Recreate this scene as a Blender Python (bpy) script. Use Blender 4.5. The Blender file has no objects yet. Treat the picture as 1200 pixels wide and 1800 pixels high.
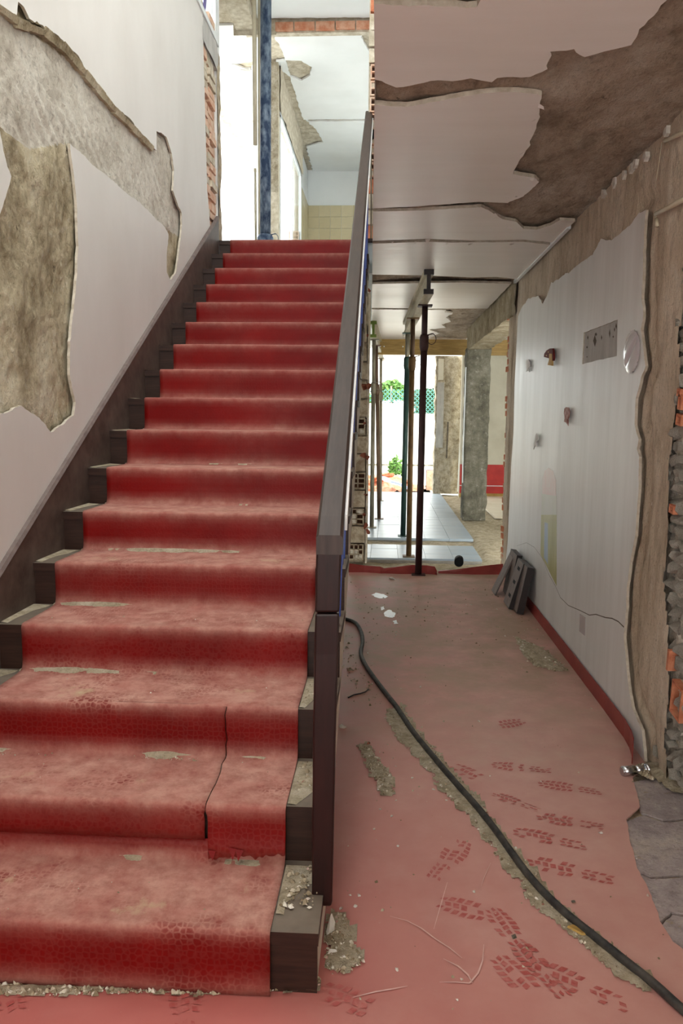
import bpy, bmesh, math, random
from mathutils import Vector, Matrix, noise
from mathutils.geometry import tessellate_polygon
random.seed(7)
S = bpy.context.scene
COL = S.collection

# ------------------------------------------------------------------ camera
FPX, PITCH, YAW, ROLL = 1377.2, .1224, .0529, .0095
CF = Vector((-math.sin(YAW)*math.cos(PITCH), math.cos(YAW)*math.cos(PITCH), -math.sin(PITCH)))
_R = Vector((math.cos(YAW), math.sin(YAW), 0)); _U = _R.cross(CF)
CR = math.cos(ROLL)*_R + math.sin(ROLL)*_U
CU = -math.sin(ROLL)*_R + math.cos(ROLL)*_U
CC = Vector((0, 0, 1.5))
cd = bpy.data.cameras.new('camera'); cam = bpy.data.objects.new('camera', cd); COL.objects.link(cam)
cd.sensor_fit = 'HORIZONTAL'; cd.sensor_width = 36; cd.lens = FPX/1200*36; cd.clip_start = .05; cd.clip_end = 200
M = Matrix((CR, CU, -CF)).transposed().to_4x4(); M.translation = CC; cam.matrix_world = M
S.camera = cam

def _ray(x, y): return CF*FPX + CR*(x-600) - CU*(y-900)
def onX(x, y, X): d = _ray(x, y); return CC + d*(X/d.x)
def onY(x, y, Y): d = _ray(x, y); return CC + d*(Y/d.y)
def onZ(x, y, Z): d = _ray(x, y); return CC + d*((Z-1.5)/d.z)

# ------------------------------------------------------------------ light
w = bpy.data.worlds.new('world'); S.world = w; w.use_nodes = True
nt = w.node_tree; bg = nt.nodes['Background']
bg.inputs[0].default_value = (.955, .99, .965, 1); bg.inputs[1].default_value = 1.0
S.view_settings.view_transform = 'Standard'; S.view_settings.look = 'None'
S.view_settings.gamma = 1; S.view_settings.use_curve_mapping = False
S.view_settings.exposure = 2.6

# ------------------------------------------------------------------ helpers
def empty(name, loc=(0, 0, 0)):
    o = bpy.data.objects.new(name, None); COL.objects.link(o); o.location = loc; o.empty_display_size = .1
    return o
def tag(o, label=None, cat=None, group=None, kind=None):
    if label: o['label'] = label
    if cat: o['category'] = cat
    if group: o['group'] = group
    if kind: o['kind'] = kind
    return o
class MB:
    def __init__(s): s.v = []; s.f = []; s.m = []
    def add(s, vs, fs, m=0):
        b = len(s.v); s.v += [tuple(p) for p in vs]
        for f in fs: s.f.append(tuple(b+i for i in f)); s.m.append(m)
        return s
    def box(s, a, b, m=0):
        x0, y0, z0 = a; x1, y1, z1 = b
        return s.hexa([(x0, y0, z0), (x1, y0, z0), (x1, y1, z0), (x0, y1, z0), (x0, y0, z1), (x1, y0, z1), (x1, y1, z1), (x0, y1, z1)], m)
    def hexa(s, p, m=0):
        return s.add(p, [(3, 2, 1, 0), (4, 5, 6, 7), (0, 1, 5, 4), (1, 2, 6, 5), (2, 3, 7, 6), (3, 0, 4, 7)], m)
    def obox(s, c, ax, ay, az, m=0):           # centre and half-axes
        c = Vector(c); ax, ay, az = Vector(ax), Vector(ay), Vector(az)
        return s.hexa([c-ax-ay-az, c+ax-ay-az, c+ax+ay-az, c-ax+ay-az, c-ax-ay+az, c+ax-ay+az, c+ax+ay+az, c-ax+ay+az], m)
    def tube(s, path, r, n=10, m=0, cap=True):
        path = [Vector(p) for p in path]; rr = r if isinstance(r, (list, tuple)) else [r]*len(path)
        rings = []; up = None
        for i, p in enumerate(path):
            d = (path[min(i+1, len(path)-1)] - path[max(i-1, 0)]).normalized()
            if up is None: up = Vector((0, 0, 1)) if abs(d.z) < .9 else Vector((1, 0, 0))
            a = d.cross(up).normalized(); up = a.cross(d).normalized()
            rings.append([p + (a*math.cos(2*math.pi*k/n) + up*math.sin(2*math.pi*k/n))*rr[i] for k in range(n)])
        vs = [q for ring in rings for q in ring]; fs = []
        for i in range(len(path)-1):
            for k in range(n):
                k2 = (k+1) % n; fs.append((i*n+k, i*n+k2, (i+1)*n+k2, (i+1)*n+k))
        if cap: fs.append(tuple(range(n))[::-1]); fs.append(tuple((len(path)-1)*n+k for k in range(n)))
        return s.add(vs, fs, m)
    def build(s, name, mat, parent=None, smooth=False):
        me = bpy.data.meshes.new(name); me.from_pydata(s.v, [], s.f)
        for x in (mat if isinstance(mat, (list, tuple)) else [mat]): me.materials.append(x)
        if isinstance(mat, (list, tuple)) and len(mat) > 1: me.polygons.foreach_set('material_index', s.m)
        if smooth: me.polygons.foreach_set('use_smooth', [True]*len(s.f))
        bm = bmesh.new(); bm.from_mesh(me); bmesh.ops.recalc_face_normals(bm, faces=bm.faces); bm.to_mesh(me); bm.free()
        me.update()
        return link(name, me, parent)
def link(name, me, parent=None):
    o = bpy.data.objects.new(name, me); COL.objects.link(o)
    if parent: o.parent = parent
    return o
def jag(pts, step=.03, amp=.008, seed=0):
    """subdivide and roughen a 2-D outline; a point given as (x, y, 's') starts a straight edge"""
    out = []; n = len(pts)
    for i in range(n):
        a = pts[i]; b = pts[(i+1) % n]
        out.append((a[0], a[1]))
        if len(a) > 2: continue
        dx, dy = b[0]-a[0], b[1]-a[1]; L = math.hypot(dx, dy); k = max(1, int(L/step))
        for j in range(1, k):
            t = j/k; x, y = a[0]+dx*t, a[1]+dy*t
            d = noise.noise((x*9, y*9, seed))*amp*1.4 + noise.noise((x*37, y*37, seed+5))*amp
            out.append((x - dy/L*d, y + dx/L*d))
    return out
def plate(name, outer, holes, to3, nrm, th, mat, parent=None, rim=None):
    """flat sheet with holes; to3(u,v) maps to the front face, sides go back by th"""
    loops = [[p[:2] for p in L] for L in [outer] + list(holes)]
    l3 = [[Vector((p[0], p[1], 0)) for p in L] for L in loops]
    tris = tessellate_polygon(l3)
    flat = [p for L in loops for p in L]
    nrm = Vector(nrm); F = [Vector(to3(*p)) for p in flat]; n = len(F)
    vs = F + [p - nrm*th for p in F]; fs = []
    for t in tris:
        a, b, c = (F[i] for i in t)
        cr = (b-a).cross(c-a)
        if cr.length < 1e-12: continue
        fs.append(tuple(t) if cr.dot(nrm) > 0 else tuple(t)[::-1])
    nf = len(fs); b = 0
    for L in loops:
        k = len(L)
        for i in range(k):
            i0, i1 = b+i, b+(i+1) % k
            fs.append((i0, i1, n+i1, n+i0))
        b += k
    me = bpy.data.meshes.new(name); me.from_pydata([tuple(v) for v in vs], [], fs); me.materials.append(mat)
    if rim: me.materials.append(rim); me.polygons.foreach_set('material_index', [0]*nf+[1]*(len(fs)-nf))
    me.update()
    return link(name, me, parent)
def inside(x, y, P):
    c = False; j = len(P)-1
    for i in range(len(P)):
        if (P[i][1] > y) != (P[j][1] > y) and x < (P[j][0]-P[i][0])*(y-P[i][1])/(P[j][1]-P[i][1])+P[i][0]: c = not c
        j = i
    return c
def edgedist(x, y, P):
    best = 9
    for i in range(len(P)):
        ax, ay = P[i][:2]; bx, by = P[(i+1) % len(P)][:2]
        dx, dy = bx-ax, by-ay; L = dx*dx+dy*dy
        t = max(0, min(1, ((x-ax)*dx+(y-ay)*dy)/L)) if L else 0
        best = min(best, math.hypot(x-ax-dx*t, y-ay-dy*t))
    return best
def fbm(x, y, z, oct=4):
    return noise.fractal((x, y, z), 1.0, 2.1, oct)
def terr(t, k):
    t *= k; f = math.floor(t); r = t-f
    return (f+max(0, min(1, (r-.78)/.22)))/k
def rough(name, to3, nrm, u0, u1, v0, v1, step, hfun, mats, parent=None, mask=None, mfun=None):
    nu, nv = max(1, round((u1-u0)/step)), max(1, round((v1-v0)/step))
    nrm = Vector(nrm); vs = []; fs = []; mi = []
    for j in range(nv+1):
        for i in range(nu+1):
            u = u0+(u1-u0)*i/nu; v = v0+(v1-v0)*j/nv
            vs.append(tuple(Vector(to3(u, v)) + nrm*hfun(u, v)))
    a = Vector(to3(u0, v0)); flip = (Vector(to3(u0+1, v0))-a).cross(Vector(to3(u0, v0+1))-a).dot(nrm) < 0
    for j in range(nv):
        for i in range(nu):
            u = u0+(u1-u0)*(i+.5)/nu; v = v0+(v1-v0)*(j+.5)/nv
            if mask and not mask(u, v): continue
            q = (j*(nu+1)+i, j*(nu+1)+i+1, (j+1)*(nu+1)+i+1, (j+1)*(nu+1)+i)
            fs.append(q[::-1] if flip else q); mi.append(mfun(u, v) if mfun else 0)
    me = bpy.data.meshes.new(name); me.from_pydata(vs, [], fs)
    for m in (mats if isinstance(mats, (list, tuple)) else [mats]): me.materials.append(m)
    if mfun: me.polygons.foreach_set('material_index', mi)
    me.polygons.foreach_set('use_smooth', [True]*len(fs)); me.update()
    bm = bmesh.new(); bm.from_mesh(me)
    bmesh.ops.delete(bm, geom=[v for v in bm.verts if not v.link_faces], context='VERTS'); bm.to_mesh(me); bm.free()
    return link(name, me, parent)

# ------------------------------------------------------------------ materials
def rgb(r, g, b):
    f = lambda c: ((c/255+.055)/1.055)**2.4 if c > 10.3 else c/255/12.92
    return (f(r), f(g), f(b), 1)
class N:
    def __init__(s, name):
        s.mat = bpy.data.materials.new(name); s.mat.use_nodes = True; s.t = s.mat.node_tree
        s.b = s.t.nodes['Principled BSDF']; s.tc = s.t.nodes.new('ShaderNodeTexCoord')
    def new(s, k, **kw):
        n = s.t.nodes.new(k)
        for a, v in kw.items(): setattr(n, a, v)
        return n
    def l(s, a, b): s.t.links.new(a, b)
    def coord(s, sc=(1, 1, 1), rot=(0, 0, 0)):
        m = s.new('ShaderNodeMapping'); m.inputs['Scale'].default_value = sc; m.inputs['Rotation'].default_value = rot
        s.l(s.tc.outputs['Object'], m.inputs[0]); return m.outputs[0]
    def noise(s, scale, detail=4, rough=.55, sc=(1, 1, 1), rot=(0, 0, 0)):
        n = s.new('ShaderNodeTexNoise'); n.inputs['Scale'].default_value = scale; n.inputs['Detail'].default_value = detail
        n.inputs['Roughness'].default_value = rough; s.l(s.coord(sc, rot), n.inputs['Vector']); return n.outputs['Fac']
    def ramp(s, fac, stops):
        r = s.new('ShaderNodeValToRGB'); e = r.color_ramp.elements
        while len(e) > 1: e.remove(e[-1])
        e[0].position, e[0].color = stops[0]
        for p, c in stops[1:]: x = e.new(p); x.color = c
        s.l(fac, r.inputs[0]); return r.outputs[0]
    def grey(s, fac, a, b): return s.ramp(fac, [(a, (0, 0, 0, 1)), (b, (1, 1, 1, 1))])
    def mix(s, fac, a, b, mode='MIX'):
        m = s.new('ShaderNodeMix', data_type='RGBA', blend_type=mode)
        for sock, v in ((m.inputs[0], fac), (m.inputs[6], a), (m.inputs[7], b)):
            if hasattr(v, 'is_linked'): s.l(v, sock)
            else: sock.default_value = v
        return m.outputs[2]
    def math(s, op, a, b=0.):
        m = s.new('ShaderNodeMath', operation=op, use_clamp=op in ('ADD', 'SUBTRACT', 'MULTIPLY_ADD'))
        for i, v in enumerate((a, b)):
            if hasattr(v, 'is_linked'): s.l(v, m.inputs[i])
            else: m.inputs[i].default_value = v
        return m.outputs[0]
    def bump(s, h, strength=.3, dist=.02):
        b = s.new('ShaderNodeBump'); b.inputs['Strength'].default_value = strength; b.inputs['Distance'].default_value = dist
        s.l(h, b.inputs['Height']); s.l(b.outputs[0], s.b.inputs['Normal'])
    def done(s, col, rough=.8, metal=0, spec=.5):
        if hasattr(col, 'is_linked'): s.l(col, s.b.inputs['Base Color'])
        else: s.b.inputs['Base Color'].default_value = col
        if hasattr(rough, 'is_linked'): s.l(rough, s.b.inputs['Roughness'])
        else: s.b.inputs['Roughness'].default_value = rough
        s.b.inputs['Metallic'].default_value = metal; s.b.inputs['Specular IOR Level'].default_value = spec
        return s.mat
def simple(name, c1, c2, scale=12, rough=.8, bump=.15, bscale=60, metal=0, spec=.4, sc=(1, 1, 1), dist=.01, lo=.35, hi=.65):
    n = N(name); c = n.ramp(n.noise(scale, 5, .6, sc), [(lo, c1), (hi, c2)])
    if bump: n.bump(n.noise(bscale, 5, .6, sc), bump, dist)
    return n.done(c, rough, metal, spec)

def m_concrete(name, c1, c2, c3, scale=3, bump=.7, sc=(1, 1, 1), rot=(0, 0, 0), spots=(.06, .045, .03, 1), dist=.02, spot=.0):
    n = N(name)
    c = n.ramp(n.noise(scale, 10, .72, sc, rot), [(.34, c1), (.5, c2), (.66, c3)])
    mid = n.noise(17, 8, .72, sc, rot); fine = n.noise(70, 5, .75)
    c = n.mix(n.grey(mid, .30, .47), n.mix(.42, c, (0.10, .075, .05, 1)), c)
    c = n.mix(n.grey(mid, .56, .70), c, n.mix(.35, c, (.80, .76, .68, 1)))
    c = n.mix(n.grey(fine, .30, .46), n.mix(.45, c, (0.09, .07, .045, 1)), c)
    c = n.mix(n.grey(n.noise(7, 9, .75, sc), .655+spot, .69+spot), c, n.mix(.75, c, spots))
    n.bump(n.math('ADD', n.math('MULTIPLY', mid, .75), n.math('MULTIPLY', fine, .25)), min(1, bump*1.3), dist*1.6)
    return n.done(c, .95, 0, .15)
M_CONC_L = m_concrete('exposed_concrete_pale', rgb(186, 176, 160), rgb(216, 208, 194), rgb(230, 224, 212), 2.6, .6, (1, 1, 1), spot=.02)
M_CONC_B = m_concrete('exposed_masonry_brown', rgb(146, 130, 102), rgb(206, 192, 162), rgb(228, 218, 194), 3.0, .9, (1, 1, .8), spot=-.02)
M_CONC_C = m_concrete('exposed_ceiling_concrete', rgb(154, 136, 118), rgb(192, 172, 152), rgb(212, 198, 182), 3.2, .9, (1.6, .8, 1), spot=-.01)
M_CEMENT = m_concrete('cement_coat', rgb(176, 158, 136), rgb(206, 188, 166), rgb(222, 208, 190), 2.4, .5, (1, 1, .35), spot=.04)
M_BEAM = m_concrete('bare_beam_concrete', rgb(136, 122, 98), rgb(172, 158, 132), rgb(196, 184, 162), 4, .6)
M_COLUMN = m_concrete('grey_column_concrete', rgb(84, 82, 72), rgb(122, 118, 104), rgb(150, 146, 132), 4, .5)
M_PIER = m_concrete('pale_rubble_masonry', rgb(140, 126, 104), rgb(184, 172, 150), rgb(208, 200, 184), 9, 1.0)
M_DIRT = m_concrete('mortar_dust', rgb(160, 146, 120), rgb(190, 176, 150), rgb(210, 198, 176), 14, .8, spot=.02)
M_STONE = simple('rubble_stone', rgb(192, 182, 164), rgb(246, 240, 228), 16, .95, .9, 40, dist=.02)
M_MORTAR = simple('mortar', rgb(186, 172, 148), rgb(222, 212, 194), 14, .95, .6, 40, dist=.02)
M_MORTAR_D = simple('dusty_mortar', rgb(150, 132, 108), rgb(196, 182, 158), 14, .95, .6, 40, dist=.02)
M_BRICK = simple('red_brick', rgb(186, 106, 74), rgb(214, 146, 112), 16, .9, .5, 50, dist=.01)
M_BRICK_P = simple('pale_clay_brick', rgb(214, 164, 136), rgb(232, 208, 186), 12, .9, .5, 50, dist=.01)
M_BRICK_M = simple('weathered_brick', rgb(204, 128, 94), rgb(226, 176, 148), 14, .9, .5, 50, dist=.01)
M_HOLE = simple('brick_cell_dark', rgb(70, 46, 34), rgb(104, 70, 50), 20, .95, 0)

def m_paint(name, c1, c2, rough=.45, streak=(1, 1, .12), scale=5, amt=1., spec=.5):
    n = N(name)
    c = n.ramp(n.noise(scale, 6, .6, streak), [(.3, c1), (.7, c2)])
    c = n.mix(n.grey(n.noise(1.2, 3, .5), .45, .75), c, n.mix(.12*amt, c, (.42, .36, .28, 1)))
    r = n.new('ShaderNodeMapRange'); r.inputs[3].default_value = rough-.08; r.inputs[4].default_value = rough+.12
    n.l(n.noise(6, 4, .6, streak), r.inputs[0])
    n.bump(n.noise(7, 3, .5, streak), .06, .02)
    return n.done(c, r.outputs[0], 0, spec)
M_WALL_L = m_paint('white_wall_paint', rgb(216, 211, 205), rgb(226, 222, 217), .5, (1, 1, .5), 2)
M_WALL_R = m_paint('white_gloss_wall_paint', rgb(216, 214, 211), rgb(230, 229, 227), .40, (1, 1, .1), 9)
M_CEIL = m_paint('ceiling_gloss_paint', rgb(236, 227, 220), rgb(242, 234, 228), .32, (.25, 1.6, 1), 5)
M_UPPER = m_paint('upper_white_paint', rgb(238, 240, 240), rgb(244, 245, 245), .6, (1, 1, 1), 2)
M_RIM = simple('broken_plaster_rim', rgb(176, 164, 146), rgb(204, 194, 178), 30, .95, .3, 60)
M_PLASTER = simple('broken_plaster', rgb(196, 188, 176), rgb(226, 220, 210), 30, .95, .3, 60)
M_CREAM = simple('cream_wall_paint', rgb(214, 208, 190), rgb(226, 221, 205), 3, .7, .05, 30)
M_REDPAINT = simple('red_gloss_dado', rgb(186, 34, 30), rgb(204, 46, 38), 4, .45, .05, 30)

def m_runner():
    n = N('red_vinyl_runner')
    at = n.new('ShaderNodeAttribute', attribute_name='dust'); d = at.outputs['Fac']
    red = n.ramp(n.noise(3, 5, .6), [(.3, rgb(96, 7, 6)), (.7, rgb(118, 11, 9))])
    pink = n.ramp(n.noise(9, 6, .65), [(.3, rgb(174, 116, 104)), (.7, rgb(194, 150, 134))])
    vo = n.new('ShaderNodeTexVoronoi', feature='DISTANCE_TO_EDGE'); vo.inputs['Scale'].default_value = 58
    vo.inputs['Randomness'].default_value = .6
    n.l(n.coord(), vo.inputs['Vector'])
    line = n.ramp(vo.outputs['Distance'], [(.02, (1, 1, 1, 1)), (.2, (0, 0, 0, 1))])
    worn = n.grey(n.noise(3.4, 4, .6, (1, 1.6, 1)), .5, .64)      # scuffed clean patches where the pebble pattern shows
    at2 = n.new('ShaderNodeAttribute', attribute_name='near')
    dn = n.math('MULTIPLY', d, n.math('MULTIPLY', n.noise(16, 5, .7), 2.))
    dn = n.math('SUBTRACT', dn, n.math('MULTIPLY', n.math('MULTIPLY', worn, n.math('SUBTRACT', 1., line)), n.math('MULTIPLY', n.math('MULTIPLY', at2.outputs['Fac'], d), .62)))
    dn = n.math('ADD', dn, n.math('MULTIPLY', line, n.math('MULTIPLY', at2.outputs['Fac'], .035)))
    c = n.mix(dn, red, pink)
    c = n.mix(n.grey(n.math('MULTIPLY', n.noise(5, 6, .7), d), .50, .60), c, rgb(186, 160, 130))
    n.bump(line, .06, .004)
    r = n.new('ShaderNodeMapRange'); r.inputs[3].default_value = .42; r.inputs[4].default_value = .8
    n.l(d, r.inputs[0])
    return n.done(c, r.outputs[0], 0, .12)
M_RUN = m_runner()
def m_floor():
    n = N('red_vinyl_floor')
    red = n.ramp(n.noise(2.2, 5, .6), [(.3, rgb(176, 92, 86)), (.7, rgb(190, 112, 104))])
    pink = n.ramp(n.noise(7, 6, .65), [(.3, rgb(198, 154, 144)), (.7, rgb(208, 170, 158))])
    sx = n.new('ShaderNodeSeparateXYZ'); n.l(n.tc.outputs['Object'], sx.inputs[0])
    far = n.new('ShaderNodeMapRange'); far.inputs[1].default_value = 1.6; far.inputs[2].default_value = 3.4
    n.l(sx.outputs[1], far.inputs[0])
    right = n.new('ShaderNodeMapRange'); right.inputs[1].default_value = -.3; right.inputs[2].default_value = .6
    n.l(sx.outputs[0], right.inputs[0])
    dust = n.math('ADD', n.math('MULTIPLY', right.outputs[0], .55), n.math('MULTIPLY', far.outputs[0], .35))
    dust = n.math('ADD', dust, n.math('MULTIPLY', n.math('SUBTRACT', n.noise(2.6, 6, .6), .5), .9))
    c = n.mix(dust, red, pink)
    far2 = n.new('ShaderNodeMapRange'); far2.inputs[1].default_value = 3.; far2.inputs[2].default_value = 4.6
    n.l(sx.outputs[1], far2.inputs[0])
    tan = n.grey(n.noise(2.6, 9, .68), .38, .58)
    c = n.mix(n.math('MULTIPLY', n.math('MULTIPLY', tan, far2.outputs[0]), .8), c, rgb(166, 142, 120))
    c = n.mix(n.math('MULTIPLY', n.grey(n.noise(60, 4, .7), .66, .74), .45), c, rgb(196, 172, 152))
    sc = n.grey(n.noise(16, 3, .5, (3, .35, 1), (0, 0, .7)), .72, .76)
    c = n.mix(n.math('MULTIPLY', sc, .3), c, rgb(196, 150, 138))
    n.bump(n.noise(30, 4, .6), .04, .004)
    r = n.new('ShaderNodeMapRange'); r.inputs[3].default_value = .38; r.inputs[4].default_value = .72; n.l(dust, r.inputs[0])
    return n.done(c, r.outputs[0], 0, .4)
M_FLOOR = m_floor()
M_PRINT = simple('trodden_clean_vinyl', rgb(172, 82, 77), rgb(192, 120, 112), 40, .45, 0, lo=.4, hi=.7)
M_SCUFF = simple('pale_scuff', rgb(212, 170, 160), rgb(222, 184, 174), 40, .8, 0)
M_VINYL = simple('red_vinyl_skirting', rgb(136, 42, 40), rgb(152, 58, 52), 5, .45, .03, 40)
def m_wood(name, c1, c2, rough=.4, sc=(1, 1, 14), dusty=0., spec=.45):
    n = N(name); c = n.ramp(n.noise(6, 6, .65, sc), [(.3, c1), (.7, c2)])
    if dusty:
        g = n.new('ShaderNodeNewGeometry'); sx = n.new('ShaderNodeSeparateXYZ'); n.l(g.outputs['Normal'], sx.inputs[0])
        k = n.math('MULTIPLY', n.grey(sx.outputs[2], .55, .9), n.ramp(n.noise(8, 5, .6), [(.25, (dusty*.5,)*3+(1,)), (.75, (dusty,)*3+(1,))]))
        c = n.mix(k, c, rgb(150, 138, 122))
    n.bump(n.noise(10, 5, .6, sc), .12, .004)
    return n.done(c, rough, 0, spec)
M_TREAD = m_wood('dark_stained_tread', rgb(34, 18, 13), rgb(58, 35, 25), .45, (1, 12, 12), .7, .28)
M_STRING = m_wood('dusty_dark_skirt_board', rgb(62, 48, 42), rgb(98, 84, 76), .5, (2, 2, 2))
M_RAIL = m_wood('dark_handrail_wood', rgb(46, 34, 30), rgb(66, 51, 45), .45, (10, 1, 1), .05, .25)
M_NEWEL = m_wood('mahogany_newel', rgb(24, 9, 8), rgb(40, 16, 13), .34, (10, 10, 1), 0., .35)
M_PLANK = m_wood('loose_dark_plank', rgb(24, 13, 12), rgb(40, 24, 22), .5, (4, 4, 4))
M_PLANKG = m_wood('dusty_grey_plank_edge', rgb(98, 84, 80), rgb(124, 110, 104), .7, (3, 3, 3))
M_TIMBER = m_wood('yellow_formwork_timber', rgb(150, 116, 58), rgb(190, 156, 88), .5, (1, 9, 9))
M_TIMBERP = m_wood('pale_formwork_timber', rgb(168, 156, 132), rgb(200, 190, 166), .6, (9, 1, 9))
M_GREEN = simple('green_beam_end_paint', rgb(92, 110, 40), rgb(118, 134, 56), 8, .6, .1)
M_BLUE = simple('blue_baluster_paint', rgb(14, 46, 120), rgb(24, 62, 148), 6, .35, .03)
M_WHITEM = simple('white_rail_sheen', rgb(216, 214, 212), rgb(232, 230, 228), 8, .4, .03)  # pale colour for the sheen along the rail's side
M_STRINGW = simple('cream_stringer_paint', rgb(206, 198, 184), rgb(226, 220, 208), 9, .6, .2)
def m_steel(name, c1, c2): return simple(name, c1, c2, 14, .55, .3, 60, .25, .5, (1, 1, .4), .004)
M_P_MAR = m_steel('maroon_prop_paint', rgb(48, 26, 28), rgb(70, 42, 40))
M_P_RUST = m_steel('rusty_prop_steel', rgb(98, 72, 44), rgb(140, 108, 66))
M_P_GRN = m_steel('green_prop_paint', rgb(28, 52, 50), rgb(48, 74, 66))
M_P_GREY = m_steel('grey_prop_paint', rgb(116, 108, 92), rgb(148, 140, 120))
M_P_BRN = m_steel('brown_prop_paint', rgb(86, 64, 48), rgb(116, 90, 70))
M_P_BEI = m_steel('beige_prop_paint', rgb(150, 138, 114), rgb(176, 164, 140))
M_P_BLUE = simple('worn_blue_prop_paint', rgb(42, 62, 92), rgb(134, 150, 168), 16, .6, .3, 50, .1, .4, (1, 1, .5), .004, .42, .66)
M_BLACK = simple('black_plastic', rgb(9, 9, 10), rgb(17, 17, 18), 9, .7, .05, spec=.15)
M_HOSE = simple('dusty_black_hose', rgb(34, 34, 34), rgb(74, 70, 64), 22, .6, .1)
M_CHROME = simple('chrome', rgb(190, 194, 200), rgb(214, 216, 220), 6, .16, 0, 60, 1.)
M_PVC = simple('cream_conduit', rgb(190, 178, 152), rgb(208, 198, 174), 8, .5, .03)
def m_tile(name, c1, c2, rough=.25):
    n = N(name); oi = n.new('ShaderNodeObjectInfo')
    c = n.mix(n.math('MULTIPLY', oi.outputs['Random'], .5), c1, c2)
    c = n.mix(n.grey(n.noise(7, 6, .7), .5, .75), c, n.mix(.35, c, rgb(170, 160, 144)))
    return n.done(c, rough, 0, .5)
M_TILE = m_tile('pale_blue_floor_tile', rgb(160, 174, 186), rgb(178, 190, 200), .35)
M_TILEW = m_tile('beige_wall_tile', rgb(206, 190, 150), rgb(224, 212, 178))
M_GROUT = simple('tile_grout', rgb(150, 146, 138), rgb(172, 168, 160), 12, .95, .2)
M_FISHW = simple('white_cutout', rgb(222, 220, 216), rgb(234, 232, 228), 6, .75, .02)
M_FISHB = simple('brown_pink_cutout', rgb(140, 82, 74), rgb(206, 176, 168), 26, .75, .02)
M_MUSH = simple('dark_red_mushroom_cap', rgb(92, 22, 22), rgb(112, 30, 28), 9, .75, .02)
M_STEM = simple('tan_mushroom_stem', rgb(186, 150, 92), rgb(206, 172, 116), 9, .75, .02)
M_GREYP = simple('bare_grey_render', rgb(176, 173, 168), rgb(196, 193, 188), 12, .9, .5, 40, sc=(1, 1, .4))
M_PINKM = simple('faded_pink_paint', rgb(216, 188, 184), rgb(214, 200, 196), 12, .4, 0)
M_GREENM = simple('faded_green_paint', rgb(168, 164, 92), rgb(186, 184, 128), 8, .4, 0, sc=(1, 1, .2))
M_GREENP = simple('very_faded_green_paint', rgb(198, 200, 184), rgb(206, 206, 196), 8, .4, 0, sc=(1, 1, .2))
M_BLUEM = simple('faded_blue_paint', rgb(150, 172, 194), rgb(170, 186, 202), 8, .4, 0, sc=(1, 1, .2))
M_CRACK = simple('crack_dark', rgb(84, 76, 66), rgb(110, 100, 88), 20, .9, 0)
M_SLATE = m_concrete('purple_grey_flagstone', rgb(150, 138, 138), rgb(174, 162, 160), rgb(196, 184, 170), 4, .4, spots=rgb(160, 146, 118), spot=-.06)
M_OUTW = simple('sunlit_white_render', rgb(232, 230, 224), rgb(240, 238, 234), 3, .9, .05)
M_GROUND = simple('pale_yard_ground', rgb(206, 200, 186), rgb(224, 220, 208), 3, .95, .2)
M_FENCE = simple('green_coated_wire', rgb(70, 128, 118), rgb(96, 150, 140), 5, .6, 0)
M_LEAF = simple('bush_leaf', rgb(60, 104, 40), rgb(112, 150, 70), 8, .6, .1)
M_HEDGE = simple('dark_hedge_leaf', rgb(40, 66, 44), rgb(62, 92, 58), 8, .6, .1)
M_TARP = simple('crumpled_blue_sheet', rgb(150, 160, 196), rgb(196, 202, 222), 8, .5, .2)
M_FRAME = simple('white_window_frame', rgb(224, 228, 230), rgb(236, 240, 240), 5, .35, .02)
M_LANDING = simple('landing_edge_grey', rgb(176, 184, 184), rgb(196, 202, 200), 4, .5, .05)
def m_glass():
    n = N('hazy_window_glass'); n.b.inputs['Transmission Weight'].default_value = 1; n.b.inputs['IOR'].default_value = 1.05
    return n.done((.93, .97, .98, 1), .12, 0, .3)
M_GLASS = m_glass()
def m_gravel():
    n = N('mortar_crumbs'); g = n.new('ShaderNodeNewGeometry')
    c = n.ramp(g.outputs['Random Per Island'], [(0, rgb(120, 104, 80)), (.5, rgb(168, 154, 130)), (.8, rgb(200, 190, 170)), (.93, rgb(224, 218, 206)), (1, rgb(150, 84, 60))])
    return n.done(c, .95, 0, .2)
M_GRAVEL = m_gravel()

# ------------------------------------------------------------------ main dimensions
XL, XR, H = -1.47, 1.169, 2.711        # left wall, right wall, corridor ceiling
RZ, TY, Y1 = .1761, .3177, 1.8625       # riser, going, first nosing
NST = 17
ZL = NST*RZ                             # landing level
H2 = 5.86                               # upper ceiling
YEND = 7.45                             # end of the red floor
def nose(n): return Y1 + (n-1)*TY, n*RZ
SXL, SXR = -1.45, -.148                 # stair edges
def Pz(l, Z=H): return [(lambda p: (p.x, p.y))(onZ(x, y, Z)) for x, y in l]
def Px(l, X): return [(lambda p: (p.y, p.z))(onX(x, y, X)) for x, y in l]
def Z3(l): return [(640+x/2.143, y/2.143) for x, y in l]

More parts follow.
